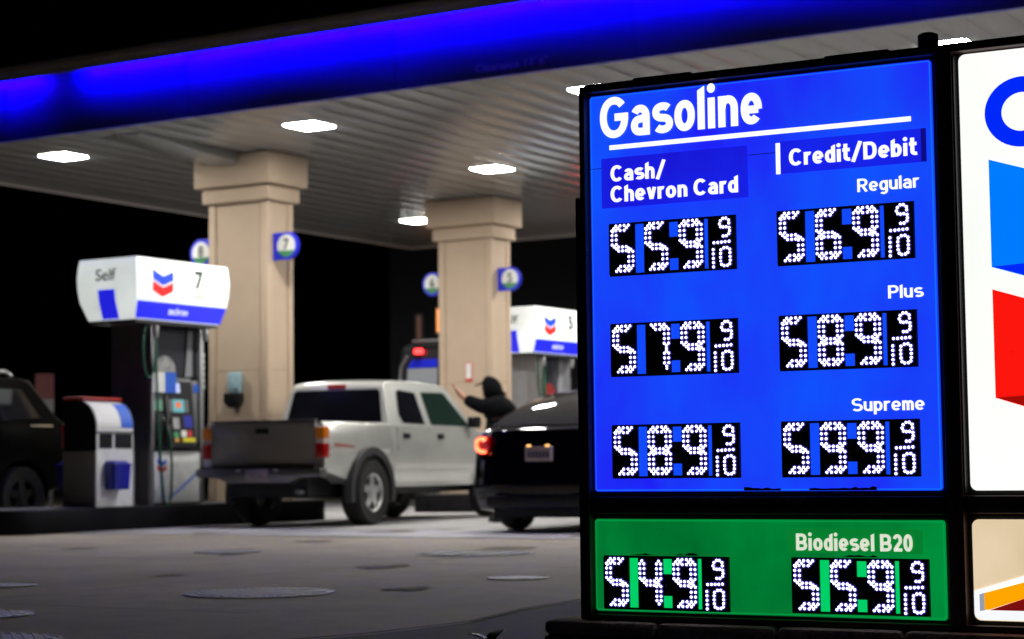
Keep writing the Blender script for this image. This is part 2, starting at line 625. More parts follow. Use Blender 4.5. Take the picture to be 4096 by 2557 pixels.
# LED wash strip hidden under the cornice lip; one short length is dead
led_mat = mat('blue_led_strip', (0, 0, 0), .5, emit=(.012, .0, 1.), estr=240)
seg = 1.22
y = -hv + .05
while y < hv - .1:
    y1 = y + seg
    vmid = cv - (y + y1) / 2
    dead = -18.35 < vmid < -17.1
    if not dead:
        box('led_strip', led_mat, canopy, -hu - .1395, -hu - .137, y + .03, y1 - .03, 5.75, 5.797)
    else:
        box('led_strip', led_mat, canopy, -hu - .1395, -hu - .137, y + .03, y + .42, 5.75, 5.797)
        box('led_strip', dark_grey, canopy, -hu - .1395, -hu - .137, y + .45, y1 - .03, 5.75, 5.797)
    y = y1
# pale lower box housing a drain run, from the fascia to the first column
x0, ya = cl(U0 + .03, -16.52)
x1, yb = cl(20.27, -17.24)
ring = lambda x, h_: [(x, ya, SOFF - .003), (x, ya, SOFF - .003 - h_ * .75), (x, ya + .08, SOFF - .004 - h_), (x, yb - .12, SOFF - .004 - h_ * .8), (x, yb, SOFF - .003)]
MB().rings([ring(x0 + .45, .012), ring(x0 + .9, .06), ring(x0 + 1.7, .14), ring(x1, .17)]).build('drain_housing', soffit_mat, canopy, smooth=30)
clear_mat = mat('clearance_lettering', (.22, .16, .80), .6)
yc = 11.18 + cv
text('clearance_lettering', "Clearance 13' 6\"", clear_mat, canopy, 0, .92, 5.055, .085, -hu - .031, fn=lambda a, b, d: (d, yc - a, b))

# ------------------------------------------------------------------ canopy lights
lamp_mat = mat('lamp_lens', (.9, .9, .9), .4, emit=(1., .985, .93), estr=170)
proto = None
def canopy_light(u, v, label):
    t = thing('canopy_light', label, 'ceiling light', uvz(u, v, SOFF), ROT, 'square lights in the canopy soffit')
    box('housing', dark_grey, t, -.27, .27, -.27, .27, -.006, -.001, .001)
    lp_ = rrect(-.245, .245, -.245, .245, .05)
    MB().add([(a, b, -.0075) for a, b in lp_], [tuple(range(len(lp_)))]).build('lens', lamp_mat, t)
    MB().prism(rrect(-.255, .255, -.255, .255, .055), -.0072, -.0062, lambda a, b, d: (a, b, d)).build('lens_backing', dark_grey, t)
for u in (19.19, 23.55, 27.85):
    for v in (-18.68, -14.5, -10.42, -6.26, -2.1):
        if v == -10.42 and u == 19.19:
            lb = 'square white canopy light peeking out beside the top corner of the price sign'
        elif v == -6.26 and u == 19.19:
            lb = 'square white canopy light showing between price panel and logo panel tops'
        elif u == 19.19 and v == -18.68:
            lb = 'square white canopy light above and left of the first tan column, near the drain box'
        elif u == 19.19 and v == -14.5:
            lb = 'square white canopy light right above pickup, just behind the blue fascia'
        elif u == 23.55 and v == -14.5:
            lb = 'square white canopy light just before the second column capital'
        elif u == 27.85 and v == -18.68:
            lb = 'square white canopy light partly hidden by the second column capital'
        else:
            lb = 'square white canopy light hidden behind column or sign'
        canopy_light(u, v, lb)

# ------------------------------------------------------------------ columns
def column(u, v, label):
    t = thing('canopy_column', label, 'column', uvz(u, v, IZ + .007), ROT, 'tan stucco canopy columns')
    b0 = -IZ - .007
    zs = lambda z: z + b0
    hx, hy = .27, .49
    box('shaft', stucco, t, -hx, hx, -hy, hy, 0, zs(4.34))
    # raised corner strips leave a shallow recessed panel on each face
    for sx in (-1, 1):
        for sy in (-1, 1):
            x = sx * hx
            y = sy * hy
            MB().prism([(x + sx * .018, y + sy * .018), (x - sx * .09, y + sy * .018), (x - sx * .09, y - sy * .002), (x - sx * .002, y - sy * .002), (x - sx * .002, y - sy * .10), (x + sx * .018, y - sy * .10)], 0, zs(4.34), lambda a, b, d: (a, b, d)).build('corner_strip', stucco, t, smooth=30, bevel=.006)
            # darker stucco bead in the groove
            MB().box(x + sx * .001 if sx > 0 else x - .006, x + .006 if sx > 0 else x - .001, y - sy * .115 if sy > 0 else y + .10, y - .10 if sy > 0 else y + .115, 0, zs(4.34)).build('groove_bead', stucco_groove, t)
    box('horizontal_joint', stucco_groove, t, -hx - .003, hx + .003, -hy - .003, hy + .003, zs(2.045), zs(2.055))
    for nm, g, z0, z1 in (('lower_capital', .085, 4.345, 4.53), ('upper_capital', .165, 4.56, SOFF - .012)):
        box(nm, stucco, t, -hx - g, hx + g, -hy - g, hy + g, zs(z0), zs(z1), .012)
    box('capital_groove', stucco_groove, t, -hx - .06, hx + .06, -hy - .06, hy + .06, zs(4.531), zs(4.559))
    return t
UC1, UC2 = 20.74, 26.29
column(UC1, -16.68, 'tan stucco column with stepped capital beside pump 7')
column(UC2, -16.55, 'tan stucco column with stepped capital behind the hooded person')

# ------------------------------------------------------------------ round pump number signs
flag_blue = mat('flag_blue', (.02, .03, .70), .45)
flag_white = mat('flag_white', (.80, .80, .76), .45, var=.04)
flag_green = mat('flag_green', (.05, .25, .10), .5)
ink = mat('black_ink', (.02, .02, .02), .6)
def number_flag(u, v, z, side, num, label):
    """bracket sign fixed to the column's side face; side +1 sticks out towards the near lane"""
    t = thing('pump_number_sign', label, 'sign', uvz(u, v, z), ROT, 'round blue pump number signs')
    r = .185
    fx = lambda a, b, d: (d, -a, b)     # faces -x ; a to the viewer's right
    MB().prism([(0, -r), (side * .22, -r), (side * .22, r), (0, r)], -.02, .02, fx).build('bracket_plate', flag_blue, t)
    circ = lambda rr, a0=0, a1=360, nn=32: [(side * .23 + rr * math.cos(rad(a0 + (a1 - a0) * k / nn)), rr * math.sin(rad(a0 + (a1 - a0) * k / nn))) for k in range(nn if a1 - a0 >= 360 else nn + 1)]
    for s in (1, -1):
        MB().prism(circ(r + .005), min(s * .021, s * .027), max(s * .021, s * .027), fx).build('round_face', flag_blue, t)
        MB().prism(circ(r * .82), min(s * .028, s * .031), max(s * .028, s * .031), fx).build('white_disc', flag_white, t)
        MB().prism(circ(r * .82, 205, 335, 16), min(s * .032, s * .034), max(s * .032, s * .034), fx).build('green_foot', flag_green, t)
    text('numeral', num, ink, t, side * .23 - .045, side * .23 + .045, -.055, .15, -.032, bold=.02, fn=fx)
    return t
number_flag(20.60, -16.17, 3.71, 1, '7', 'round blue and white pump sign reading 7 on column beside pump 7')
number_flag(20.60, -17.20, 3.71, -1, '8', 'round blue and white pump sign half hidden behind column, above pump 7')
number_flag(26.20, -16.04, 3.68, 1, '5', 'round blue and white pump sign reading 5, over the lit pump 5')
number_flag(26.20, -17.06, 3.68, -1, '6', 'round blue and white pump sign half hidden behind the second column')

# ------------------------------------------------------------------ fuel pumps
lit_white = mat('lit_valance_plastic', (.8, .82, .8), .35, emit=(.93, 1., .97), estr=.62, evar=.10, vscale=2.2)
lit_blue = mat('lit_blue_plastic', (.01, .02, .5), .35, emit=(.02, .02, .9), estr=.75)
logo_blue = mat('logo_blue', (.01, .05, .55), .4, emit=(.01, .06, .75), estr=.6)
logo_red = mat('logo_red', (.55, .02, .02), .4, emit=(.85, .02, .02), estr=.6)
print_blue = mat('printed_blue', (.02, .12, .65), .5)
print_red = mat('printed_red', (.6, .03, .03), .5)
pale_ink = mat('pale_red_print', (.75, .45, .42), .6)
screen_lit = mat('screen_lit', (.02, .02, .02), .2, emit=(.55, .62, .95), estr=1.1)
screen_cyan = mat('screen_cyan', (.02, .02, .02), .2, emit=(.18, .55, .60), estr=.8)
screen_orange = mat('screen_orange', (.02, .02, .02), .2, emit=(1., .20, .05), estr=.9)
yellow = mat('yellow_label', (.75, .65, .02), .5)
green_btn = mat('green_label', (.03, .3, .12), .5)
grey_panel = mat('grey_bezel', (.10, .10, .105), .4, var=.1)
cab_white = mat('scuffed_white_cabinet', (.72, .73, .74), .4, var=.14, vscale=6)
side_metal = mat('pump_side_metal', (.17, .17, .18), .32, .5, var=.12)
pale_side = mat('pale_pump_side', (.42, .42, .45), .4, .3, var=.1)

def vee(cx, top, half, h, drop, n=1):
    """chevron band: V pointing down"""
    return [(cx - half, top), (cx, top - drop), (cx + half, top), (cx + half, top - h), (cx, top - h - drop), (cx - half, top - h)]

def fuel_pump(u, v, num, label, side_mat, tag_card):
    t = thing('fuel_pump', label, 'fuel pump', uvz(u, v, IZ + .007), ROT, 'fuel pumps with lit white valances')
    b0 = -IZ - .007
    Z = lambda z: z + b0
    # valance: lofted rectangle, bulging then tapering in below
    prof = [(2.57, -.085), (2.60, -.075), (2.80, -.008), (2.95, .012), (3.10, .018), (3.24, .008), (3.318, -.004), (3.325, -.010)]
    hx, hy = .87, .475
    rings = []
    for z, o in prof:
        rings.append([(a, b, Z(z)) for a, b in rrect(-hx - o, hx + o, -hy - o, hy + o, .014, 2)])
    MB().rings(rings).build('valance', lit_white, t, smooth=40)
    box('valance_underside', dark_grey, t, -hx + .1, hx - .1, -hy + .1, hy - .1, Z(2.53), Z(2.569))
    off = lambda z: next(o0 + (o1 - o0) * (z - z0) / (z1 - z0) for (z0, o0), (z1, o1) in zip(prof, prof[1:]) if z0 <= z <= z1)
    near = lambda a, b, d: (a, -hy - off(b) - d, b + b0)
    end = lambda a, b, d: (-hx - off(b) - d, -a, b + b0)
    def onface(name, pts, ma, fn, d0=.003, d1=.006):
        return MB().prism(pts, d0, d1, fn).build(name, ma, t)
    onface('blue_stripe', [(-.80, 2.58), (.80, 2.58), (.84, 2.79), (-.84, 2.79)], lit_blue, near)
    onface('blue_stripe', [(-.14, 2.58), (.13, 2.58), (.13, 2.795), (.13, 2.94), (-.14, 2.94), (-.14, 2.795)], lit_blue, end)
    text('end_lettering', 'Self', ink, t, -.17, .16, 3.05, .145, -.007, bold=.012, fn=lambda a, b, d: end(a, b, -d))
    text('stripe_lettering', 'techron', lit_white, t, -.24, .12, 2.65, .085, -.009, bold=.01, fn=lambda a, b, d: near(a, b, -d))
    text('pump_numeral', num, ink, t, .20, .36, 3.0, .225, -.007, bold=.03, fn=lambda a, b, d: near(a, b, -d))
    for i, (z, w) in enumerate(((2.94, .25), (2.885, .21))):
        onface('small_print', [(.20, z), (.20 + w, z), (.20 + w, z + .022), (.20, z + .022)], pale_ink, near)
    text('logo_word', 'Chevron', print_blue, t, -.58, -.22, 3.232, .04, -.007, fn=lambda a, b, d: near(a, b, -d))
    onface('logo_chevron', vee(-.40, 3.185, .19, .115, .075), logo_blue, near)
    onface('logo_chevron', vee(-.40, 3.045, .19, .115, .075), logo_red, near)
    # cabinet
    yn, yf, xa, xb = -.30, .36, -.40, .58
    box('end_panel', side_mat, t, xa, xa + .05, yn + .05, yf, 0, Z(2.53))
    box('end_panel', side_mat, t, xb - .05, xb, yn + .05, yf, 0, Z(2.53))
    for x in (xa - .004, xb - .056):
        box('corner_post', steel, t, x, x + .06, yn - .01, yn + .049, 0, Z(2.53), .012)
    box('core', dark_grey, t, xa + .051, xb - .051, yn + .16, yf - .03, 0, Z(2.53))
    box('lower_cabinet', cab_white, t, xa + .058, xb - .058, yn, yn + .15, .02, Z(.95), .01)
    box('lower_cabinet', cab_white, t, xa + .058, xb - .058, yf - .028, yf + .02, .02, Z(.95), .01)
    box('gasket', black_plastic, t, xa + .057, xb - .057, yn - .02, yn + .155, Z(.952), Z(.985), .008)
    # swoosh and small logo on the lower cabinet
    flat = lambda a, b, d: (a, yn - d, b + b0)
    MB().prism([(-.10, .37), (.06, .45), (.46, .70), (.485, .66), (.12, .44), (-.02, .37)], .002, .004, flat).build('blue_swoosh', mat('pale_blue_print', (.22, .30, .72), .5), t)
    MB().prism(vee(-.20, .86, .085, .06, .045), .002, .004, flat).build('small_chevron', print_blue, t)
    MB().prism(vee(-.20, .78, .085, .06, .045), .002, .004, flat).build('small_chevron', print_red, t)
    # control head leaning back a little
    hd = MB().prism([(yn + .12, 1.0), (yn - .05, 1.0), (yn - .06, 1.12), (yn + .02, 1.84), (yn + .06, 1.88), (yn + .12, 1.88)], -.13, .40, lambda a, b, d: (d, a, b + b0)).build('control_head', grey_panel, t, smooth=30, bevel=.015)
    fy = lambda z: yn - .06 + .08 * (z - 1.12) / .72
    hf = lambda a, b, d: (a, fy(b) - d, b + b0)
    def head(name, x0, x1, z0, z1, ma, d=.004):
        MB().prism(rrect(x0, x1, z0, z1, .012, 2), .001, d, hf).build(name, ma, t)
    head('bezel', -.10, .37, 1.06, 1.83, black_plastic, .002)
    head('upper_screen', -.045, .14, 1.685, 1.81, screen_lit)
    head('main_screen', -.02, .20, 1.44, 1.60, screen_cyan)
    MB().prism([(.085 + .055 * math.cos(k * math.pi / 6), 1.53 + .04 * math.sin(k * math.pi / 6)) for k in range(12)], .005, .006, hf).build('screen_graphic', screen_orange, t)
    head('soft_keys', -.08, -.035, 1.44, 1.60, mid_grey)
    head('soft_keys', .225, .27, 1.44, 1.60, mid_grey)
    head('card_reader', -.06, .06, 1.23, 1.37, steel, .02)
    head('keypad', .17, .33, 1.25, 1.40, blue_plastic)
    head('grade_button', -.04, .05, 1.12, 1.19, green_btn)
    head('grade_button', .10, .20, 1.13, 1.21, flag_white)
    head('grade_button', .215, .30, 1.13, 1.21, print_red)
    head('octane_label', -.03, .055, 1.065, 1.115, mat('orange_label', (.7, .35, .03), .5))
    head('octane_label', .12, .36, 1.065, 1.12, yellow)
    # nozzle boot, pictogram and card
    box('nozzle_boot', black_plastic, t, xa + .06, -.135, yn - .01, yn + .12, Z(1.0), Z(1.42), .012)
    box('price_window', mid_grey, t, xa + .06, -.135, yn + .03, yn + .13, Z(1.44), Z(1.85), .008)
    MB().prism(rrect(-.33, -.17, 1.46, 1.60, .01), yn + .022, yn + .028, lambda a, b, d: (a, d, b + b0)).build('green_notice', mat('green_notice', (.2, .45, .32), .5), t)
    box('right_display', mid_grey, t, .41, xb - .06, yn + .03, yn + .13, Z(1.05), Z(1.85), .008)
    box('right_notice', print_blue, t, .42, xb - .065, yn + .02, yn + .028, Z(1.70), Z(1.80))
    nz = MB().tube([(-.24, yn - .05, Z(1.36)), (-.24, yn - .09, Z(1.30)), (-.24, yn - .10, Z(1.18)), (-.24, yn - .07, Z(1.06))], [.016, .03, .026, .02])
    nz.build('nozzle', black_plastic, t, smooth=60)
    box('nozzle_trim', chrome, t, -.262, -.218, yn - .135, yn - .118, Z(1.27), Z(1.33))
    if tag_card:
        MB().prism([(-.38 + .2 + .2 * math.cos(rad(a)), 1.94 + .20 * math.sin(rad(a))) for a in range(0, 181, 12)], yn - .03, yn - .02, lambda a, b, d: (a, d, b + b0)).build('pump_topper', mat('topper_print', (.3, .3, .3), .5, var=.5, vscale=9), t)
        box('topper_card', white_plastic, t, -.42, -.18, yn - .03, yn - .02, Z(1.68), Z(1.935))
        box('topper_card', print_blue, t, -.178, .03, yn - .03, yn - .02, Z(1.68), Z(1.935))
    else:
        MB().prism([(-.16 + .2 * math.cos(rad(a)), 1.80 + .28 * math.sin(rad(a))) for a in range(0, 181, 12)], yn - .03, yn - .02, lambda a, b, d: (a, d, b + b0)).build('pump_topper', mat('dark_red_bag', (.30, .03, .03), .5), t)
        box('topper_card', mat('orange_bag', (.85, .16, .02), .5), t, -.36, .04, yn - .035, yn - .02, Z(1.45), Z(1.80))
    # upper back panel with reflective right side, hose outlets
    box('upper_panel', mat('upper_panel_metal', (.07, .07, .09), .25, .4), t, xa + .055, .38, yn + .14, yn + .158, Z(1.9), Z(2.5))
    MB().prism([(.38, 1.9), (.52, 1.9), (.52, 2.5), (.44, 2.5)], yn + .12, yn + .15, lambda a, b, d: (a, d, b + b0)).build('upper_wing', pale_side, t)
    for x in (xa + .05, xb + .02):
        MB().lathe((x, yn - .03, Z(2.36)), 2, [(.02, 0), (.035, .03), (.035, .13), (.02, .17)]).build('hose_outlet', steel, t, smooth=40)
    box('brand_strip', black_plastic, t, xb + .001, xb + .06, yn + .02, yn + .10, Z(.3), Z(2.53))
    for zz in (1.75, 1.83, 1.91, 1.99, 2.07, 2.15):
        box('strip_mark', white_plastic, t, xb + .012, xb + .045, yn + .014, yn + .019, Z(zz), Z(zz + .055))
    # hoses
    g = green_hose
    p = bez((xa + .05, yn - .03, Z(2.38)), (xa - .02, yn - .10, Z(1.6)), (xa + .03, yn - .12, Z(.9)), (xa + .12, yn - .10, Z(.36)), 16)
    p += bez((xa + .12, yn - .10, Z(.36)), (xa + .16, yn - .10, Z(.24)), (xa + .26, yn - .12, Z(.24)), (-.16, yn - .12, Z(.55)), 10)[1:]
    p += bez((-.16, yn - .12, Z(.55)), (-.13, yn - .12, Z(.85)), (-.19, yn - .12, Z(1.2)), (-.24, yn - .10, Z(1.3)), 10)[1:]
    MB().tube(p, .016, 8).build('hose', g, t, smooth=60)
    p = bez((xa - .03, yn + .02, Z(2.53)), (xa - .25, yn - .06, Z(2.5)), (xa - .25, yn - .06, Z(1.95)), (xa - .12, yn - .05, Z(1.87)), 16)
    p += bez((xa - .12, yn - .05, Z(1.87)), (xa - .03, yn - .05, Z(1.83)), (xa + .0, yn - .05, Z(1.9)), (xa + .04, yn - .04, Z(2.36)), 10)[1:]
    MB().tube(p, .014, 8).build('hose', g, t, smooth=60)
    return t
fuel_pump(18.56, -16.48, '7', 'lit white fuel pump numbered 7 with green hoses, beside the pickup tailgate', side_metal, True)
fuel_pump(28.10, -16.45, '5', 'lit white fuel pump numbered 5 with orange bagged nozzle, beyond the hooded person', pale_side, False)

# ------------------------------------------------------------------ service kiosk with litter slots
kz = IZ + .007
kiosk = thing('litter_bin', 'white and black litter bin with rounded red top beside pump 7', 'litter bin', uvz(17.43, -16.36, kz), ROT)
kx, ky = .33, .26
Zk = lambda z: z - kz
shape = [(-ky, 0), (-ky, Zk(1.22))] + [(-ky + .30 - .30 * math.cos(rad(a)), Zk(1.22) + .34 * math.sin(rad(a))) for a in range(15, 91, 15)] + [(ky, Zk(1.56)), (ky, 0)]
side_low = mat('kiosk_side_grey', (.30, .28, .28), .6, var=.1)
body = MB().prism(shape, -kx + .012, kx - .012, lambda a, b, d: (d, a, b)).build('body', cab_white, kiosk, smooth=35)
low = [(-ky - .003, 0), (-ky - .003, Zk(.95)), (ky, Zk(.95)), (ky, 0)]
for s in (-1, 1):
    a, b = sorted((s * (kx - .011), s * (kx + .004)))
    MB().prism([(y * 1.01, z) for y, z in low], a, b, lambda p, r, d: (d, p, r)).build('side_panel', side_low, kiosk)
    hi = [(-ky - .003, Zk(.953))] + [(y * 1.01, z + .004) for y, z in shape[1:-1]] + [(ky, Zk(.953))]
    MB().prism(hi, a, b, lambda p, r, d: (d, p, r)).build('side_panel', black_plastic, kiosk)
for x0, x1 in ((-.27, -.05), (-.005, .29)):
    box('litter_slot', black_plastic, kiosk, x0, x1, -ky - .006, -ky + .02, Zk(.985), Zk(1.16))
box('trim_rail', mid_grey, kiosk, -kx + .015, kx - .015, -ky - .009, -ky + .001, Zk(1.165), Zk(1.19))
arc = lambda a: (-ky + .30 - .304 * math.cos(rad(a)), Zk(1.22) + .344 * math.sin(rad(a)))
def wrap(name, x0, x1, a0, a1, ma, lift=0.):
    r0 = [arc(a0 + (a1 - a0) * k / 6) for k in range(7)]
    mb = MB()
    vs = []
    for x in (x0, x1):
        vs += [(x, y - lift, z + lift) for y, z in r0]
    for x in (x0, x1):
        vs += [(x, y + .01, z - .006) for y, z in r0]
    fs = [(i, i + 1, i + 8, i + 7) for i in range(6)] + [(i + 14, i + 21, i + 22, i + 15) for i in range(6)]
    fs += [(0, 7, 21, 14), (6, 20, 27, 13)] + [(i, i + 14, i + 15, i + 1) for i in range(6)] + [(i + 7, i + 8, i + 22, i + 21) for i in range(6)]
    mb.add(vs, fs).build(name, ma, kiosk)
wrap('printed_wrap', -kx + .02, .10, 2, 60, white_plastic, .003)
wrap('printed_wrap', .103, kx - .02, 2, 60, print_blue, .003)
box('red_lid', red_plastic, kiosk, -kx - .01, kx + .01, -.06, ky + .01, Zk(1.566), Zk(1.60), .012)
# squeegee buckets hung either side
def bucket(loc, rz, label):
    t = thing('squeegee_bucket', label, 'bucket', loc, rz, 'blue squeegee buckets')
    MB().rings([[(-.13, 0, 0), (.13, 0, 0), (.13, -.15, 0), (-.13, -.15, 0)], [(-.14, 0, .30), (.14, 0, .30), (.14, -.17, .30), (-.14, -.17, .30)], [(-.13, 0, .345), (.13, 0, .345), (.10, -.12, .345), (-.10, -.12, .345)]]).build('tub', blue_plastic, t, smooth=30, bevel=.012)
    box('rim', blue_plastic, t, -.147, .147, -.177, .0, .285, .31, .006)
    return t
p = uvz(17.38, -16.36 + ky + .012, .49)
bucket(p, ROT, 'blue plastic squeegee bucket on the white front of the litter bin')
p = uvz(17.30, -16.36 - ky - .012, .49)
bucket(p, ROT + math.pi, 'blue plastic squeegee bucket on the far side of the litter bin')

# ------------------------------------------------------------------ small things on the columns
t = thing('towel_dispenser', 'pale blue paper towel dispenser with black holder on the tan column', 'dispenser', uvz(UC1 - .273, -16.70, 1.60), ROT)
MB().prism([(-.10, .14), (.10, .14), (.10, .42), (-.10, .42)], -.09, -.002, lambda a, b, d: (d, a, b)).build('case', mat('pale_blue_plastic', (.32, .48, .55), .4, var=.25, vscale=14), t, smooth=30, bevel=.015)
MB().prism([(-.12, .02), (-.04, -.06), (.04, -.06), (.12, .02), (.12, .135), (-.12, .135)], -.15, -.002, lambda a, b, d: (d, a, b)).build('holder', black_plastic, t, smooth=30, bevel=.012)
box('knob', chrome, t, -.105, -.091, -.07, -.04, .17, .20, .004)
t = thing('notice_plate', 'narrow red and white notice plate on the column behind the hooded person', 'notice', uvz(UC2 - .275, -16.50, 2.21), ROT)
box('plate', print_red, t, -.004, .0, -.065, .065, -.15, .15)
box('white_field', white_plastic, t, -.007, -.0045, -.05, .05, -.10, .14)

# ------------------------------------------------------------------ price sign
PS = (0.801, 6.49)               # sign plane origin; local x right, y away from the street, z up
sign = thing('price_sign', 'large backlit gasoline price sign in dark frame on a stone base', 'sign', (PS[0], PS[1], .205), -AS)
ZB = .205
def sm(a, b, d):
    return (a, d, b - ZB)
frame_mat = mat('bronze_frame', (.07, .032, .03), .45, .3, var=.3, vscale=5)
inner_mat = mat('black_reveal', (.006, .006, .007), .5)
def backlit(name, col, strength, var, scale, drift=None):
    """translucent plastic face lit by tubes behind it; uneven tube light and grime are painted into the emission as noise"""
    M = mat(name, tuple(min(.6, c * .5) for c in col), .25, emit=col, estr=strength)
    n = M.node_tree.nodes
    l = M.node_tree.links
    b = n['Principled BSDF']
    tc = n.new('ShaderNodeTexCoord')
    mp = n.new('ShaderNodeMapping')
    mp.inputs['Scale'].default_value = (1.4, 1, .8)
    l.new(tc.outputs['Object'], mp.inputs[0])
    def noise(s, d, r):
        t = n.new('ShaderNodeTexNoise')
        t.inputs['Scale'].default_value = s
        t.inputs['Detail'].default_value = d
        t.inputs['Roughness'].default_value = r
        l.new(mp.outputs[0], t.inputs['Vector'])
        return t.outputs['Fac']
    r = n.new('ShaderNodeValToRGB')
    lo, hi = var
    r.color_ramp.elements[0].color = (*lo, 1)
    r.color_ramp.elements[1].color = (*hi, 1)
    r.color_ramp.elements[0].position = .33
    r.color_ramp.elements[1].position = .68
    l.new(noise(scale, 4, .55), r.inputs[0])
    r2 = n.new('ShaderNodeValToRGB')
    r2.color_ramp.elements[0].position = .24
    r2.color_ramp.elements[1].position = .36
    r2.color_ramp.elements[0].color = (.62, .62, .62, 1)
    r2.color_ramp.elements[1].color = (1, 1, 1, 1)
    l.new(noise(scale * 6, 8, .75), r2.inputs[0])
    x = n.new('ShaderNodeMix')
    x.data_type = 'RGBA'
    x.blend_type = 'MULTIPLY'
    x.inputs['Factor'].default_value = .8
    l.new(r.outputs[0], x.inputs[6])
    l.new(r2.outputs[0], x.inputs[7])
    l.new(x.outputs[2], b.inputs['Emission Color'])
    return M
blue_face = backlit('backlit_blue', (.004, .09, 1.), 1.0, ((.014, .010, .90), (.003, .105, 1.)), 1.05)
blue_head = backlit('backlit_deep_blue', (.006, .02, .80), 1.0, ((.010, .006, .62), (.008, .02, .85)), 2.)
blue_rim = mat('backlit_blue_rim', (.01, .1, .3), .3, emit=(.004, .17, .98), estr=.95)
green_face = backlit('backlit_green', (.0, .27, .05), 1.0, ((.0, .135, .022), (.0, .27, .045)), 1.9)
green_rim = mat('backlit_green_rim', (.0, .2, .05), .3, emit=(.0, .36, .07), estr=.9)
green_gap = mat('bright_green_slot', (.0, .3, .08), .3, emit=(.0, .62, .13), estr=1.)
blue_gap = mat('bright_blue_slot', (.0, .05, .4), .3, emit=(.006, .07, 1.), estr=1.)
white_face = backlit('backlit_white', (1., 1., .98), 1.0, ((.95, .97, .92), (1.05, 1.06, 1.02)), 1.6)
cream_face = backlit('backlit_cream', (.78, .60, .40), 1.0, ((.68, .53, .33), (.80, .63, .42)), 3.)
white_letter = mat('lit_white_lettering', (.8, .8, .8), .3, emit=(1., 1., .95), estr=1.12)
dull_letter = mat('dull_white_lettering', (.8, .8, .75), .4, emit=(.72, .75, .62), estr=1.)
led_on = mat('led_white', (.9, .9, .9), .3, emit=(.93, .95, 1.), estr=4.5)
led_halo = mat('led_lens_rim', (.3, .3, .5), .3, emit=(.15, .11, 1.), estr=.60)  # blue halo round each lit dot, painted as a glowing ring
board_mat = mat('led_board', (.006, .006, .009), .5)
# cabinet and frame bars
XL, XR = -.618, 2.06
box('cabinet', inner_mat, sign, XL + .01, XR - .01, .012, .26, .005, 2.075 - ZB)
def bar(name, x0, x1, z0, z1, y0=-.03, y1=.27, ma=frame_mat, bv=.005):
    return box(name, ma, sign, x0, x1, y0, y1, z0 - ZB, z1 - ZB, bv)
bar('frame_post', XL, -.596, ZB + .001, 2.078)
bar('frame_post', .664, .718, ZB + .001, 2.070, -.026)
bar('frame_post', 1.985, XR, ZB + .001, 2.078)
bar('frame_rail', XL + .023, XR - .076, 2.052, 2.081, -.032)
bar('frame_rail', -.595, .663, .572, .630, -.024, .01)
bar('frame_rail', .719, 1.984, .576, .632, -.024, .01)
bar('frame_rail', -.595, 1.984, ZB + .002, .226, -.028, .01)
bar('post_sleeve', -.642, XL - .001, ZB + .001, 1.684, -.020, .27)
bar('edge_bead', .7185, .724, .64, 2.045, -.020, .012, mat('bead_grey', (.05, .05, .052), .4), .001)
for x in (-.429, .277):
    bar('top_plate', x, x + .22, 2.0815, 2.098, .02, .20, mat('rusty_plate', (.10, .045, .02), .6, var=.3), .004)
MB().lathe((.632, .02, 2.071 - ZB), 2, [(.030, 0), (.034, .02), (.034, .055), (.022, .062)], 14).build('post_cap', black_plastic, sign, smooth=40)

def face(name, x0, x1, z0, z1, r, ma, y=0., th=.006, parent=sign):
    return MB().prism(rrect(x0, x1, z0, z1, r), y, y + th, sm).build(name, ma, parent)
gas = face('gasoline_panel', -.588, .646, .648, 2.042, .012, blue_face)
gas['label'] = 'backlit blue gasoline panel with white lettering'
bio = face('biodiesel_panel', -.591, .650, .236, .554, .012, green_face)
bio['label'] = 'backlit green biodiesel panel'
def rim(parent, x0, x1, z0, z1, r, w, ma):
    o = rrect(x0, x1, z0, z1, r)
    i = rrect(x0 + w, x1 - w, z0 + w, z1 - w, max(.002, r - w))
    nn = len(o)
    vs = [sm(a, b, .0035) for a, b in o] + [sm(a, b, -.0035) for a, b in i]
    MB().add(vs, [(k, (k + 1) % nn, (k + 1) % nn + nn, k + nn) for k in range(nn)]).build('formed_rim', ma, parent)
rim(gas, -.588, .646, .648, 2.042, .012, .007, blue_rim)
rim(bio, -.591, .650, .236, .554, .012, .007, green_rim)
def word(s, parent, x0, x1, z, cap, weight, ma=white_letter, y=-.0045, name=None):
    return lettering(name or 'lettering', s, ma, parent, x0, x1, z, cap, y, weight, sm)
word('Gasoline', gas, -.546, .062, 1.887, .146, .182)
face('white_rule', -.511, .575, 1.846, 1.862, .001, white_letter, -.0045, .002, gas)
face('header_plate', -.544, .006, 1.640, 1.817, .001, blue_head, -.004, .003, gas)
face('header_plate', .124, .624, 1.709, 1.819, .001, blue_head, -.004, .003, gas)
face('plate_dark_strip', .607, .6235, 1.7095, 1.8185, .001, mat('deep_blue_strip', (.0, .0, .1), .4, emit=(.004, .004, .22), estr=1.), -.0065, .002, gas)  # narrow darker blue strip at the plate's right edge
face('white_bar', .1085, .1235, 1.709, 1.814, .001, white_letter, -.0065, .002, gas)
word('Cash/', gas, -.507, -.297, 1.732, .0575, .19, y=-.0065)
word('Chevron Card', gas, -.508, -.029, 1.659, .0575, .19, y=-.0065)
word('Credit/Debit', gas, .155, .593, 1.733, .0575, .19, y=-.0065)
word('Regular', gas, .389, .597, 1.627, .0435, .15)
word('Plus', gas, .484, .600, 1.271, .0425, .15)
word('Supreme', gas, .352, .595, .907, .0425, .15)
face('panel_seam', -.587, -.546, 1.7825, 1.7845, .0008, inner_mat, -.0015, .001, gas)
face('panel_seam', .008, .106, 1.7825, 1.7845, .0008, inner_mat, -.0015, .001, gas)
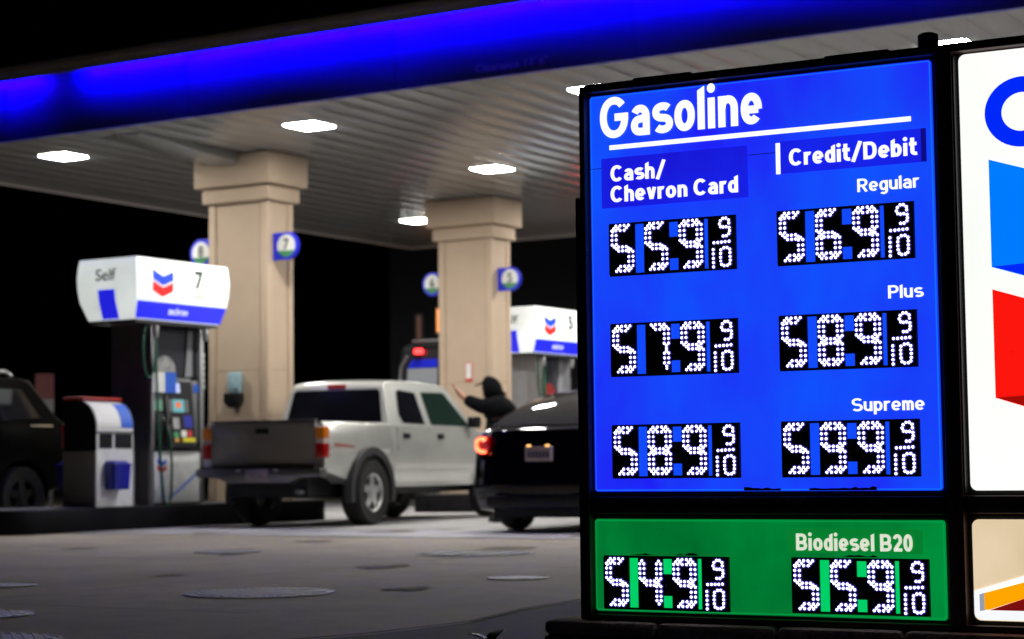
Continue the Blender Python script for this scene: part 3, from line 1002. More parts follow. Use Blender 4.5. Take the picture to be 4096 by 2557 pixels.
face('header_plate', .118, .577, .446, .523, .001, mat('green_plate', (.0, .2, .04), .3, emit=(.002, .20, .028), estr=1.), -.004, .003, bio)
word('Biodiesel B20', bio, .150, .545, .453, .0555, .185, dull_letter, -.0065)
# grime along the lower lip of the blue face
grime = mat('grime', (.004, .005, .012), .9)
for x, w in ((-.03, .13), (.2, .16), (.36, .07)):
    pts = [(x, .650)] + [(x + w * k / 8, .655 + random.uniform(.001, .008)) for k in range(9)] + [(x + w, .650)]
    MB().prism(pts, -.006, -.004, sm).build('grime_patch', grime, gas)
for x, z, w in ((-.46, .430, .10), (-.29, .431, .09), (.30, .433, .13)):
    pts = [(x, z)] + [(x + w * k / 8, z + random.uniform(.001, .009) * (1 if 0 < k < 8 else 0)) for k in range(9)] + [(x + w, z)]
    MB().prism(pts, -.004, -.002, sm).build('grime_patch', mat('green_grime', (.004, .02, .008), .9), bio)

# LED numerals: dots in column units (x 0..5) and row units (y 0..9.7 downwards)
S_ = .5
TOP = [(x, 0) for x in (1, 2, 3, 4)] + [(x, 1) for x in range(6)] + [(.5, .5), (1.5, .5), (3.5, .5), (4.5, .5)]
TOP5 = [(x, 0) for x in (1, 2, 3, 4)] + [(x, 1) for x in range(4)] + [(.5, .5), (1.5, .5), (3.5, .5), (.2, 1.2)]
TOP7 = [(x, 0) for x in (1, 2, 3, 4)] + [(x, 1) for x in (2, 3, 4, 5)] + [(1.5, .5), (3.5, .5), (4.5, .5)]
UL = [(x, y) for x in (0, 1) for y in (2, 3, 4)] + [(.5, 4.45)]
UR = [(x, y) for x in (4, 5) for y in (2, 3, 4)] + [(4.5, 4.45)]
MID = [(x, 4.55) for x in (1.6, 2.5, 3.4)] + [(x, 5.4) for x in (1.6, 2.5, 3.4)] + [(1.05, 4.9), (3.95, 4.9)]
LR = [(x, y) for x in (4, 5) for y in (5.65, 6.7, 7.7)] + [(4.5, 5.2)]
LL = [(x, y) for x in (0, 1) for y in (5.65, 6.7, 7.7)] + [(.5, 5.2)]
BOT = [(x, 8.7) for x in range(6)] + [(x, 9.7) for x in (1, 2, 3, 4)] + [(.5, 9.2), (1.5, 9.2), (3.5, 9.2), (4.5, 9.2)]
BOT5 = [(x, 8.7) for x in (2, 3, 4, 5)] + [(x, 9.7) for x in (1, 2, 3, 4)] + [(1.5, 9.2), (3.5, 9.2), (4.5, 9.2)]
DIG = {
    '5': TOP5 + UL + MID + LR + BOT5,
    '6': TOP5 + UL + MID + LL + LR + BOT,
    '8': TOP + UL + UR + MID + LL + LR + BOT,
    '9': TOP + UL + UR + MID + LR + BOT5,
    '7': TOP7 + UR + [(4.5, 5.1)] + [(x, y) for x in (4, 5) for y in (6.1, 7.1, 8.1)] + [(4.5, 5.65), (4.5, 8.8), (4.5, 9.3)],
    '4': [(.5, .4), (4.5, .4)] + [(x, 1) for x in (0, 1, 4, 5)] + UL + UR + MID + [(x, y) for x in (4, 5) for y in (5.65, 6.7, 7.7, 8.6)] + [(4.5, 5.2), (4.5, 9.3)],
}
def P_(pts):
    return [((x - 72) * .000497, (y - 150) * .000467) for x, y in pts]
SMALL = P_([(943, 152), (964, 152), (924, 168), (984, 167), (917, 192), (986, 190), (926, 212), (944, 216), (966, 215), (988, 222), (990, 245), (986, 266), (966, 281), (943, 281),
            (875, 327), (903, 326), (930, 325), (957, 324), (985, 322),
            (868, 377), (868, 408), (868, 440), (868, 472), (868, 503),
            (946, 368), (970, 367), (924, 382), (990, 381), (921, 408), (991, 406), (921, 436), (991, 434), (922, 463), (991, 461), (928, 488), (987, 486), (946, 498), (970, 497)])
def price(parent, x0, x1, z0, z1, digits, gapmat, rnd, dead=0.):
    disp = face('price_display', x0, x1, z0, z1, .001, inner_mat, -.0055, .004, parent)
    disp['label'] = 'LED price display showing %s.%s and nine tenths' % (digits[0], digits[1:])
    return disp
def price_parts(disp, x0, x1, z0, z1, digits, gapmat, rnd):
    """digit boards, lit slots and dots, all direct children of the display"""
    k = (x1 - x0) / .476
    kz_ = (z1 - z0) / .186
    X = lambda a: x0 + a * k
    for a, b in ((.002, .101), (.136, .230), (.265, .360), (.376, .475)):
        MB().prism(rrect(X(a), X(b), z0 + .006, z1 - .005, .001, 1), -.013, -.006, sm).build('digit_board', board_mat, disp)
    for a, b, c, d in ((.102, .135, .008, .178), (.231, .264, .125, .176), (.231, .264, .010, .050), (.361, .375, .008, .178)):
        MB().prism(rrect(X(a), X(b), z0 + c * kz_, z0 + d * kz_, .0005, 1), -.0075, -.006, sm).build('lit_slot', gapmat, disp)
    dots = []
    for dx, ch in zip((.0155, .1445, .2735), digits):
        dots += [(X(dx + c * .0159), z1 - (.0105 + r * .0164) * kz_) for c, r in DIG[ch]]
    dots += [(X(a), z1 - (.0105 + b * 1.0) * kz_) for a, b in SMALL]
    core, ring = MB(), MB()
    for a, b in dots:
        a += rnd.uniform(-.0003, .0003)
        b += rnd.uniform(-.0003, .0003)
        r = .0043 if rnd.random() > .015 else .0036
        c6 = [(a + math.cos(i * math.pi / 4) * r, b + math.sin(i * math.pi / 4) * r) for i in range(8)]
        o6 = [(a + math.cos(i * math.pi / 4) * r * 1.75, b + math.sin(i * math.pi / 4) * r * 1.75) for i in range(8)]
        core.add([sm(p, q_, -.0165) for p, q_ in c6] + [sm(a, b, -.0185)], [(i, (i + 1) % 8, 8) for i in range(8)])
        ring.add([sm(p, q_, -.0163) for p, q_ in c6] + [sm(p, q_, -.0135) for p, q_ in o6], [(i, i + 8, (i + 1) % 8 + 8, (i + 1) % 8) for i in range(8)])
    stuff(core.build('led_dots', led_on, disp))
    stuff(ring.build('led_halo_rings', led_halo, disp))
rnd = random.Random(3)
for row, (z0, z1, ca, cr) in enumerate(((1.398, 1.584, '559', '569'), (1.046, 1.232, '579', '589'), (.693, .879, '589', '599'))):
    for x0, x1, dg in ((-.516, -.040, ca), (.107, .578, cr)):
        # the display hangs in the sign, its boards and dots are its pieces
        d = price(sign, x0, x1, z0, z1, dg, blue_gap, rnd)
        price_parts(d, x0, x1, z0, z1, dg, blue_gap, rnd)
for x0, x1, z0, z1, dg in ((-.556, -.088, .243, .428, '549'), (.132, .597, .247, .430, '559')):
    d = price(sign, x0, x1, z0, z1, dg, green_gap, rnd)
    price_parts(d, x0, x1, z0, z1, dg, green_gap, rnd)

# logo panel to the right
lp = face('logo_panel', .735, 1.969, .648, 2.046, .022, white_face)
lp['label'] = 'backlit white logo panel with blue and red chevrons'
lc = 1.352
sign_blue = mat('lit_logo_blue', (.0, .05, .4), .3, emit=(.0, .022, .95), estr=1.)
sign_blue2 = mat('lit_logo_light_blue', (.0, .1, .4), .3, emit=(.0, .20, 1.), estr=1.)
sign_red = mat('lit_logo_red', (.4, .0, .0), .3, emit=(.98, .008, .004), estr=1.)
sign_red2 = mat('lit_logo_dark_red', (.2, .0, .0), .3, emit=(.35, .004, .002), estr=1.)
# wordmark: the big C is a ring of constant stroke, the rest follows as lettering
C = []
cx, cz_, ro, ri = .935, 1.843, .1125, .062
for a in range(45, 316, 9):
    C.append((cx + ro * 1.06 * math.cos(rad(a)), cz_ + ro * math.sin(rad(a))))
for a in range(315, 44, -9):
    C.append((cx + ri * 1.06 * math.cos(rad(a)), cz_ + ri * math.sin(rad(a))))
MB().prism(C, -.004, -.002, sm).build('letter', sign_blue, lp)
word('hevron', lp, 1.075, 1.885, 1.733, .217, .235, sign_blue, -.004, 'letter')
def chev(top, hgt, main, fold):
    w, dr = .528, .172
    MB().prism([(lc - w, top), (lc, top - dr), (lc, top - dr - hgt), (lc - w, top - hgt)], -.004, -.002, sm).build('chevron_wing', main, lp)
    MB().prism([(lc + .0005, top - dr), (lc + w, top), (lc + w, top - hgt), (lc + .0005, top - dr - hgt)], -.004, -.002, sm).build('chevron_wing', main, lp)
    MB().prism([(lc - w + .004, top - hgt + .001), (lc - .001, top - dr - hgt + .002), (lc - .001, top - dr - hgt + .20), ], -.0055, -.0045, sm).build('chevron_fold', fold, lp)
chev(1.698, .344, sign_blue2, sign_blue)
chev(1.283, .344, sign_red, sign_red2)
# cream advertising panel below
cp = face('advert_panel', .736, 1.969, .240, .557, .022, cream_face)
cp['label'] = 'backlit cream advert panel with orange and red stripes'
adv = lambda name, pts, ma, d: MB().prism(pts, -.004 - d, -.002 - d, sm).build(name, ma, cp)
adv('white_band', [(.737, .262), (.741, .252), (.757, .2425), (1.9, .2425), (1.9, .56 - .02), (1.4, .50), (.90, .384), (.737, .333)], mat('advert_white', (.8, .8, .8), .4, emit=(.92, .95, .97), estr=1.), 0)
adv('grey_block', [(.755, .270), (.771, .272), (.771, .328), (.755, .322)], mat('advert_grey', (.3, .3, .35), .4, emit=(.30, .33, .42), estr=1.), .003)
adv('red_field', [(.785, .2735), (1.88, .274), (1.88, .48), (1.4, .43), (.893, .311)], mat('advert_red', (.2, .0, .0), .4, emit=(.19, .004, .004), estr=1.), .003)
adv('orange_stripe', [(.7715, .274), (.787, .2755), (.893, .311), (1.4, .43), (1.4, .487), (.895, .362), (.7715, .327)], mat('advert_orange', (.6, .3, .0), .4, emit=(1., .38, .0), estr=1.), .006)

# stone base
base = thing('sign_base', 'low reddish brown stone base carrying the price sign', 'stone base', (PS[0], PS[1], 0), -AS)
stone = mat('brown_stone', (.26, .15, .11), .85, var=.35, vscale=9, bump=.5, bscale=50)
capm = mat('stone_cap', (.32, .21, .17), .85, var=.35, vscale=9, bump=.5, bscale=50)
box('core', mat('mortar', (.06, .05, .045), .9), base, -.755, 2.2, -.045, .40, 0, .16)
bw = .245
x = -.767
i = 0
while x < 2.2:
    w = bw + (random.uniform(-.01, .01))
    box('stone_block', stone, base, x, min(2.21, x + w - .006), -.06 + random.uniform(-.003, .003), .09, .0, .150, .008)
    x += w
x = -.767
while x < 2.2:
    w = .43
    box('cap_stone', capm, base, x, min(2.21, x + w - .005), -.062 + random.uniform(-.002, .002), .41, .1535, .2035, .018)
    x += w
box('stone_block', stone, base, -.767, -.75, .095, .40, 0, .150, .006)

# ------------------------------------------------------------------ vehicles
def arch(cx, cz, r, a0=0, a1=180, n=10):
    """points over a wheel from rear foot (a1) to front foot (a0), bottom edge running forward"""
    return [(cx + r * math.cos(rad(a1 + (a0 - a1) * k / n)), cz + r * math.sin(rad(a1 + (a0 - a1) * k / n))) for k in range(n + 1)]

def shell(name, prof, wf, ma, parent, zc=(), xc=(), yc=(), deform=None, bevel=.03, smooth=38):
    bm = bmesh.new()
    a = [bm.verts.new((x, -1, z)) for x, z in prof]
    b = [bm.verts.new((x, 1, z)) for x, z in prof]
    n = len(prof)
    bm.faces.new(a)
    bm.faces.new(list(reversed(b)))
    for j in range(n):
        bm.faces.new((a[(j + 1) % n], a[j], b[j], b[(j + 1) % n]))
    def cut(co, no):
        g = list(bm.verts) + list(bm.edges) + list(bm.faces)
        bmesh.ops.bisect_plane(bm, geom=g, plane_co=co, plane_no=no, dist=1e-5)
    for z in zc:
        cut((0, 0, z), (0, 0, 1))
    for x in xc:
        cut((x, 0, 0), (1, 0, 0))
    for y in yc:
        cut((0, y, 0), (0, 1, 0))
        cut((0, -y, 0), (0, 1, 0))
    for v in bm.verts:
        x, y, z = v.co
        yy = y * wf(x, z)
        v.co = deform(x, yy, z, y) if deform else (x, yy, z)
    bmesh.ops.recalc_face_normals(bm, faces=bm.faces)
    me = bpy.data.meshes.new(name)
    bm.to_mesh(me)
    bm.free()
    o = link(name, me, ma, parent)
    for p in me.polygons:
        p.use_smooth = True
    if bevel:
        md = o.modifiers.new('bevel', 'BEVEL')
        md.width = bevel
        md.segments = 3
        md.limit_method = 'ANGLE'
        md.angle_limit = rad(40)
    me.set_sharp_from_angle(angle=rad(smooth))
    return o

def side_panel(name, pts, wf, ma, parent, sides=(-1, 1), off=.004, th=.006):
    for s in sides:
        MB().prism(pts, off, off + th, lambda a, b, d: (a, s * (wf(a, b) + d), b)).build(name, ma, parent)

def wheel(parent, x, y, r, w, rim_r, spokes, rim_mat=alloy):
    s = 1 if y > 0 else -1
    prof = [(rim_r, -w / 2 + .02), (r * .93, -w / 2), (r * .985, -w / 2 + .03), (r, -w / 4), (r, w / 4), (r * .985, w / 2 - .03), (r * .93, w / 2), (rim_r, w / 2 - .02)]
    ty = MB().lathe((x, y, r), 1, prof, 32, cap=False).build('wheel', rubber, parent, smooth=50)
    mb = MB()
    yo = y + s * (w / 2 - .05)
    d = -s * .05
    mb.lathe((x, y, r), 1, [(rim_r + .004, -w / 2 + .015), (rim_r - .02, -w / 2 + .03), (rim_r - .02, w / 2 - .03), (rim_r + .004, w / 2 - .015)], 32, cap=False)
    mb.cyl((x, yo, r), 1, .075, s * .035, 16)
    for k in range(spokes):
        t = 2 * math.pi * k / spokes + .3
        ct, st = math.cos(t), math.sin(t)
        def P(rr, tt, yy):
            return (x + ct * rr - st * tt, yy, r + st * rr + ct * tt)
        mb.rings([[P(.04, -.055, yo + s * .02), P(.04, .055, yo + s * .02), P(.04, .055, yo - s * .03), P(.04, -.055, yo - s * .03)],
                  [P(rim_r - .01, -.042, yo + s * .005), P(rim_r - .01, .042, yo + s * .005), P(rim_r - .01, .042, yo - s * .04), P(rim_r - .01, -.042, yo - s * .04)]])
    rm = mb.build('rim', rim_mat, ty, smooth=35)
    MB().cyl((x, y + s * (w / 2 - .14), r), 1, rim_r - .02, -s * .02, 24).build('brake_disc', dark_grey, ty)
    return ty

def flare(name, cx, cz, r0, r1, y0, y1, ma, parent, a0=-12, a1=192, n=16):
    rings = []
    for k in range(n + 1):
        t = rad(a0 + (a1 - a0) * k / n)
        c, s = math.cos(t), math.sin(t)
        rings.append([(cx + r0 * c, y0, cz + r0 * s), (cx + r1 * c, y0, cz + r1 * s), (cx + (r1 - .02) * c, y1, cz + (r1 - .02) * s), (cx + r0 * c, y1, cz + r0 * s)])
    return MB().rings(rings).build(name, ma, parent, smooth=35)

# ---- silver double cab pickup
TH = 0.107
TU, TVv, TK = 19.62, -14.82, 1.03
hd = ROT + TH
truck = thing('pickup_truck', 'silver double cab pickup truck at pump 7 with its shaded tailgate towards the street', 'pickup truck', uvz(TU, TVv, .006), hd)
truck.scale = (TK, TK, TK)
ar = .47
def tw(x, z):
    w = .80 + .035 * max(0, 1 - ((z - .85) / .35) ** 2)
    if x > 3.65:
        w -= .10 * ((x - 3.65) / .6) ** 2
    return w
lower = [(-1.08, .66), (-.55, .56)] + arch(0, .39, ar, 14, 166) + [(.52, .45), (2.93, .45)] + arch(3.45, .39, ar, 14, 172) + [(3.95, .42), (4.23, .45), (4.28, .62), (4.25, .90), (4.15, 1.03), (3.0, 1.17), (.56, 1.20), (.56, .86), (-1.08, .86)]
shell('body', lower, tw, silver_paint, truck, zc=(.6, .72, .86, 1.0), xc=(.56, 1.0, 2.0, 3.6, 3.95), bevel=.02)
tail_shade = mat('shaded_silver_paint', (.27, .245, .215), .38, .3, var=.05, coat=.3)  # tailgate's shade is painted in: a darker copy of the silver paint
for s in (-1, 1):
    y0, y1 = sorted((s * .765, s * .828))
    mbx = MB().prism([(y1 if s > 0 else y0, .861), (s * .835, .95), (s * .83, 1.08), (s * .80, 1.225), (s * .77, 1.24), (s * .745, 1.225), (s * .755, .861)], -1.06, .545, lambda a, b, d: (d, a, b))
    mbx.build('bed_side', silver_paint, truck, smooth=50, bevel=.012)
box('bed_front', silver_paint, truck, .50, .548, -.75, .75, .862, 1.20)
tg = box('tailgate', tail_shade, truck, -1.105, -1.06, -.72, .72, .70, 1.225, .012)
tg['label'] = 'silver tailgate in painted shade, with black handle'
box('tailgate_cap', mat('dark_cap', (.03, .03, .04), .3), truck, -1.115, -1.05, -.725, .725, 1.226, 1.262, .010)
box('tailgate_handle', black_plastic, tg, -1.118, -1.106, -.09, .09, 1.10, 1.165, .006)
box('tailgate_crease', mat('crease_grey', (.22, .215, .2), .4), tg, -1.1105, -1.1055, -.70, .70, 1.185, 1.195)
for s in (-1, 1):
    y0, y1 = sorted((s * .725, s * .842))
    L = box('tail_lamp', mat('red_lens', (.32, .006, .006), .15, emit=(.5, .01, .01), estr=.04, coat=.5), truck, -1.112, -.98, y0, y1, .81, .985, .012)
    box('amber_lens', mat('amber_lens', (.55, .14, .008), .15, emit=(.8, .25, .02), estr=.05, coat=.5), L, -1.112, -.98, y0, y1, 1.035, 1.175, .012)
    box('clear_lens', mat('clear_lens', (.55, .45, .45), .15, coat=.5), L, -1.112, -.98, y0, y1, .987, 1.033, .008)
# bumper
bm_ = MB().prism([(-.86, .60), (-.86, .69), (-.80, .705), (.80, .705), (.86, .69), (.86, .60), (.55, .58), (.42, .525), (-.42, .525), (-.55, .58)], -1.22, -1.07, lambda a, b, d: (d, a, b))
bp = bm_.build('rear_bumper', mat('bumper_chrome_dull', (.20, .20, .21), .3, .8, var=.1), truck, smooth=35, bevel=.02)
box('bumper_step', black_plastic, bp, -1.225, -1.06, -.78, .78, .707, .717)
box('licence_plate', mat('plate_shade', (.32, .26, .28), .5, var=.2, vscale=20), bp, -1.232, -1.222, -.15, .15, .54, .685, .004)
for y in (-.26, .26):
    box('plate_lamp', white_plastic, bp, -1.232, -1.222, y - .03, y + .03, .665, .685)
box('underbody', inner_mat, truck, -1.0, 4.0, -.55, .55, .36, .74)
MB().cyl((0, -.72, .39), 1, .06, 1.44, 12).build('rear_axle', inner_mat, truck)
MB().tube([(-.6, -.45, .40), (-1.15, -.5, .42)], .03).build('exhaust_pipe', mid_grey, truck)
for s in (-1, 1):
    for x, nm in ((0, 0), (3.45, 1)):
        flare('wheel_arch_flare', x, .39, ar - .01, ar + .10, s * .80, s * .885, mat('flare_grey', (.028, .028, .031), .55, var=.1), truck)
        wheel(truck, x, s * .76, .392, .265, .225, 5)
# cab above the belt
def cw(x, z):
    return .80 - .165 * max(0, (z - 1.20)) / .59
cab = [(.545, 1.201), (3.02, 1.171), (2.98, 1.20), (2.38, 1.705), (2.22, 1.755), (1.55, 1.785), (.86, 1.778), (.69, 1.745), (.645, 1.705), (.555, 1.23)]
shell('cab', cab, cw, silver_paint, truck, zc=(1.35, 1.5, 1.65, 1.74), yc=(.7, .35), bevel=.035,
      deform=lambda x, y, z, n_: (x, y, z + (.02 * (1 - n_ * n_) if z > 1.69 else 0)))
def slope(z):
    return .555 + (.645 - .555) * (z - 1.23) / .475
MB().prism([(-.69, 1.25), (.69, 1.25), (.62, 1.64), (.58, 1.67), (-.58, 1.67), (-.62, 1.64)], .003, .009, lambda a, b, d: (slope(b) - d, a, b)).build('rear_window', mat('dark_privacy_glass', (.004, .004, .007), .15, spec=.2), truck)
box('high_brake_lamp', mat('red_lens'), truck, .625, .70, -.13, .13, 1.685, 1.735, .008)
side_panel('side_window', [(.93, 1.245), (1.50, 1.235), (1.42, 1.64), (1.00, 1.665), (.94, 1.64), (.86, 1.35)], cw, glass_dark, truck)
front_glass = mat('front_side_glass', (.014, .03, .024), .08, spec=.6)
side_panel('side_window', [(1.68, 1.23), (2.74, 1.22), (2.66, 1.31), (2.26, 1.64), (2.20, 1.66), (1.60, 1.65)], cw, front_glass, truck)
MB().prism([(-.70, 1.22), (.70, 1.22), (.62, 1.67), (-.62, 1.67)], .004, .010, lambda a, b, d: (2.98 + (2.38 - 2.98) * (b - 1.20) / .505 + d, a, b)).build('windscreen', glass_dark, truck)
side_panel('door_seam', [(1.60, .50), (1.608, .50), (1.608, 1.19), (1.60, 1.19)], tw, inner_mat, truck, off=.001, th=.004)
side_panel('door_seam', [(.70, .90), (.708, .90), (.74, 1.19), (.732, 1.19)], tw, inner_mat, truck, off=.001, th=.004)
side_panel('door_seam', [(2.72, .50), (2.728, .50), (2.728, 1.12), (2.72, 1.12)], tw, inner_mat, truck, off=.001, th=.004)
for x in (.95, 1.88):
    side_panel('door_handle', rrect(x - .075, x + .075, 1.05, 1.115, .02), tw, black_plastic, truck, off=.002, th=.02)
side_panel('side_moulding', rrect(.60, 2.70, .66, .735, .01), tw, silver_paint, truck, off=.002, th=.014)
side_panel('rocker_strip', rrect(.56, 2.55, .455, .50, .01), tw, silver_paint, truck, off=.002, th=.03)
side_panel('bed_decal', [(-.86, .985), (-.40, .955), (-.38, .93), (-.86, .945)], lambda a, b: .833, mat('decal_red', (.40, .12, .10), .5, var=.5, vscale=14), truck, off=.004, th=.003)
for s in (-1, 1):
    MB().prism(rrect(2.64, 2.80, 1.20, 1.35, .03), s * .84, s * .97, lambda a, b, d: (a, d, b)).build('door_mirror', black_plastic, truck, smooth=30, bevel=.012)
for s in (-1, 1):
    y0, y1 = sorted((s * .45, s * .70))
    box('head_lamp', mat('clear_lens'), truck, 4.20, 4.285, y0, y1, .74, .90, .01)
box('grille', black_plastic, truck, 4.22, 4.29, -.42, .42, .72, .90, .01)

# ---- dark navy car with lit tail lamps
ca = rad(26.0)
chd = math.pi / 2 - ca
navy = mat('navy_paint', (.003, .003, .009), .08, .0, coat=.3, spec=.25)
car = thing('dark_car', 'dark navy car with glowing red tail lamp behind the price sign', 'car', (.736, 21.66, .006), chd)
def kw(x, z):
    w = .90 - .04 * max(0, (.55 - z) / .35) ** 2
    if z > .92:
        w -= .10 * min(1, (z - .92) / .25)
    return w
def gw(x, z):
    return .83 - .27 * max(0, z - 1.05) / .52
def kdef(x, y, z, n_):
    if x < -.2:
        x += .26 * abs(n_) ** 3 * min(1, (-.2 - x) / .5)
    if x > 3.0:
        x -= .25 * abs(n_) ** 3
    return (x, y, z)
kp = [(-1.0, .24), (-.46, .20)] + arch(0, .33, .37, -12, 200, 10) + [(.45, .20), (2.35, .20)] + arch(2.8, .33, .37, -12, 192, 10) + [(3.3, .20), (3.62, .26), (3.70, .55), (3.55, .74), (2.4, 1.0), (1.0, 1.08), (-.3, 1.10), (-.92, 1.13), (-.99, 1.10), (-1.03, .92), (-1.06, .70), (-1.08, .50), (-1.05, .36)]
shell('body', kp, kw, navy, car, zc=(.35, .55, .75, .92, 1.0), xc=(-.6, .3, 2.4, 3.2), yc=(.85, .6, .3), deform=kdef, bevel=.03)
kg = [(-.86, 1.10), (2.55, 1.0), (2.45, 1.04), (1.75, 1.42), (1.35, 1.555), (.95, 1.585), (.45, 1.545), (.05, 1.465), (-.35, 1.345), (-.65, 1.225)]
shell('cabin', kg, gw, navy, car, zc=(1.2, 1.3, 1.42, 1.5), yc=(.8, .5, .25), bevel=.05, deform=lambda x, y, z, n_: (x + (.10 * abs(n_) ** 3 if x < .6 else 0), y, z + (.025 * (1 - n_ * n_) if z > 1.2 else 0)))
car_glass = mat('car_rear_glass', (.03, .028, .03), .05, spec=.9, coat=.6)
rp = [(-.80, 1.135), (-.65, 1.225), (-.35, 1.345), (.05, 1.465), (.36, 1.523)]
gv = []
for x, z in rp:
    for j in range(9):
        n_ = (j - 4) / 4 * .90
        y = n_ * gw(x, z)
        gv.append((x + .10 * abs(n_) ** 3 - .006, y, z + (.025 * (1 - n_ * n_) if z > 1.2 else .012 * (1 - n_ * n_)) + .012))
gf = [(i * 9 + j, i * 9 + j + 1, i * 9 + j + 10, i * 9 + j + 9) for i in range(4) for j in range(8)]
rg_ = MB().add(gv, gf).build('rear_window', car_glass, car, smooth=60)
side_panel('side_window', [(-.20, 1.18), (1.95, 1.10), (1.45, 1.46), (.6, 1.50), (.15, 1.40)], gw, glass_dark, car)
box('trunk_seam', mid_grey, car, -.985, -.955, -.52, .52, 1.122, 1.134, .003)
lens = mat('tail_lens', (.25, .0, .0), .15, coat=.6, emit=(.5, .0, .005), estr=.35)
glow = mat('tail_light_tube', (.5, .05, .02), .3, emit=(1., .10, .035), estr=7)
for s in (-1, 1):
    fn = lambda a, b, d: (-1.02 + .26 * (abs(a) / .9) ** 3 + d, a, b)
    pts = [(s * .655, .90), (s * .665, 1.04), (s * .76, 1.047), (s * .85, 1.045), (s * .875, .98), (s * .86, .86), (s * .75, .84)]
    L = MB().prism(pts, -.045, .10, fn).build('tail_lamp', lens, car, smooth=30)
    # C-shaped light guide
    p = [(.70, 1.012), (.78, 1.017), (.835, 1.003), (.855, .965), (.85, .925), (.825, .89), (.77, .875), (.70, .872)]
    MB().tube([(fn(s * a, b, -.055)) for a, b in p], .017, 8).build('light_guide', glow, L, smooth=60)
    MB().tube([(fn(s * a, b, -.053)) for a, b in [(.70, .975), (.75, .972)]], .010, 8).build('light_guide', lens, L, smooth=60)
pl = box('licence_plate', mat('plate_white', (.55, .44, .48), .5, var=.12), car, -1.085, -1.05, -.155, .155, .765, .92, .004)
for k_ in range(6):
    box('plate_character', mat('plate_ink', (.05, .06, .16), .5), pl, -1.0885, -1.0855, .115 - k_ * .043 - .026, .115 - k_ * .043, .80, .87)
for y in (-.11, .11):
    box('plate_lamp', mat('warm_plate_lamp', (.5, .3, .1), .3, emit=(1., .5, .15), estr=2.5), car, -1.088, -1.07, y - .022, y + .022, .922, .94, .004)
box('bumper_insert', inner_mat, car, -1.10, -1.0, -.62, .62, .28, .40, .02)
box('underbody', inner_mat, car, -.95, 3.4, -.6, .6, .16, .5)
for s in (-1, 1):
    for x in (0, 2.8):
        wheel(car, x, s * .78, .335, .225, .22, 5, mid_grey)
    MB().prism(rrect(1.55, 1.72, 1.05, 1.17, .03), s * .86, s * 1.0, lambda a, b, d: (a, d, b)).build('door_mirror', navy, car)
MB().prism([(.55, 1.585), (.72, 1.605), (.58, 1.66), (.53, 1.66)], -.012, .012).build('roof_fin', navy, car)

# ---- black SUV beyond the island
suv_p = mat('black_paint', (.0018, .0018, .002), .3, spec=.06)
suv = thing('black_suv', 'black SUV with silver roof rails parked beyond the litter bin', 'suv', uvz(17.85, -18.95, .006), ROT + math.pi)
sw = lambda x, z: .90 - .03 * max(0, (.6 - z) / .3) ** 2 - .22 * max(0, z - 1.2) / .7
# local x forward (towards the street), rear of the car near -0.9
sp = [(-.75, .50), (-.50, .45)] + arch(0, .40, .46, -2, 184, 10) + [(.5, .42), (2.4, .42)] + arch(2.9, .40, .46, -2, 184, 10) + [(3.7, .5), (3.8, .95), (3.7, 1.12), (2.6, 1.24), (1.9, 1.80), (1.4, 1.90), (-.1, 1.92), (-.32, 1.88), (-.66, 1.42), (-.74, 1.36), (-.80, .9), (-.80, .6)]
shell('body', sp, sw, suv_p, suv, zc=(.6, .9, 1.2, 1.4, 1.6), xc=(.5, 2.4), yc=(.8, .4), bevel=.04)
side_panel('side_window', [(-.36, 1.40), (.45, 1.34), (.45, 1.76), (-.12, 1.76)], sw, glass_dark, suv)
side_panel('side_window', [(.52, 1.34), (1.35, 1.32), (1.35, 1.74), (.52, 1.76)], sw, glass_dark, suv)
side_panel('side_window', [(1.42, 1.32), (2.25, 1.30), (1.80, 1.70), (1.42, 1.74)], sw, glass_dark, suv)
for s in (-1, 1):
    MB().tube([(-.05, s * .62, 1.93), (.05, s * .62, 1.985), (1.3, s * .62, 1.985), (1.4, s * .62, 1.93)], .03).build('roof_rail', alloy, suv, smooth=60)
    y0, y1 = sorted((s * .70, s * .905))
    box('tail_lamp', mat('red_lens'), suv, -.81, -.70, y0, y1, 1.0, 1.30, .015)
    box('lamp_trim', chrome, suv, -.83, -.70, y0, y1, 1.305, 1.345, .008)
    for x in (0, 2.9):
        wheel(suv, x, s * .80, .39, .25, .23, 5, black_plastic)
    side_panel('chrome_strip', rrect(-.55, -.15, 1.285, 1.31, .005), sw, chrome, suv, sides=(s,))
MB().prism([(-.60, 1.42), (.60, 1.42), (.52, 1.80), (-.52, 1.80)], .01, .016, lambda a, b, d: (-.66 + .34 * (b - 1.42) / .46 - d, a, b)).build('rear_window', glass_dark, suv)
box('underbody', inner_mat, suv, -.6, 3.5, -.6, .6, .34, .7)

# ---- tall van in the far lane, rear towards us
van_p = mat('van_dark_paint', (.02, .02, .022), .3, coat=.3)
van = thing('tall_van', 'tall dark van with red roof marker, seen from the rear between the tan columns', 'van', uvz(28.7, -18.80, .006), ROT)
vw = lambda x, z: .98 - .10 * max(0, (z - 1.8) / 1.1) ** 2
vp = [(0, .42), (.45, .40)] + arch(.95, .36, .42, -2, 184, 8) + [(1.5, .36), (3.8, .36)] + arch(4.3, .36, .42, -2, 184, 8) + [(5.0, .40), (5.3, .6), (5.25, 1.1), (4.9, 1.35), (4.2, 2.6), (3.8, 2.88), (.3, 2.93), (.08, 2.84), (0, 1.2)]
shell('body', vp, vw, van_p, van, zc=(.8, 1.2, 1.6, 2.0, 2.4, 2.7), yc=(.85, .5), bevel=.07)
rx = lambda z: .08 * max(0, (z - 1.2) / 1.64)
rear = lambda a, b, d: (rx(b) - d, a, b)
pane = mat('van_pane', (.10, .10, .11), .15, emit=(.55, .58, .60), estr=.30)
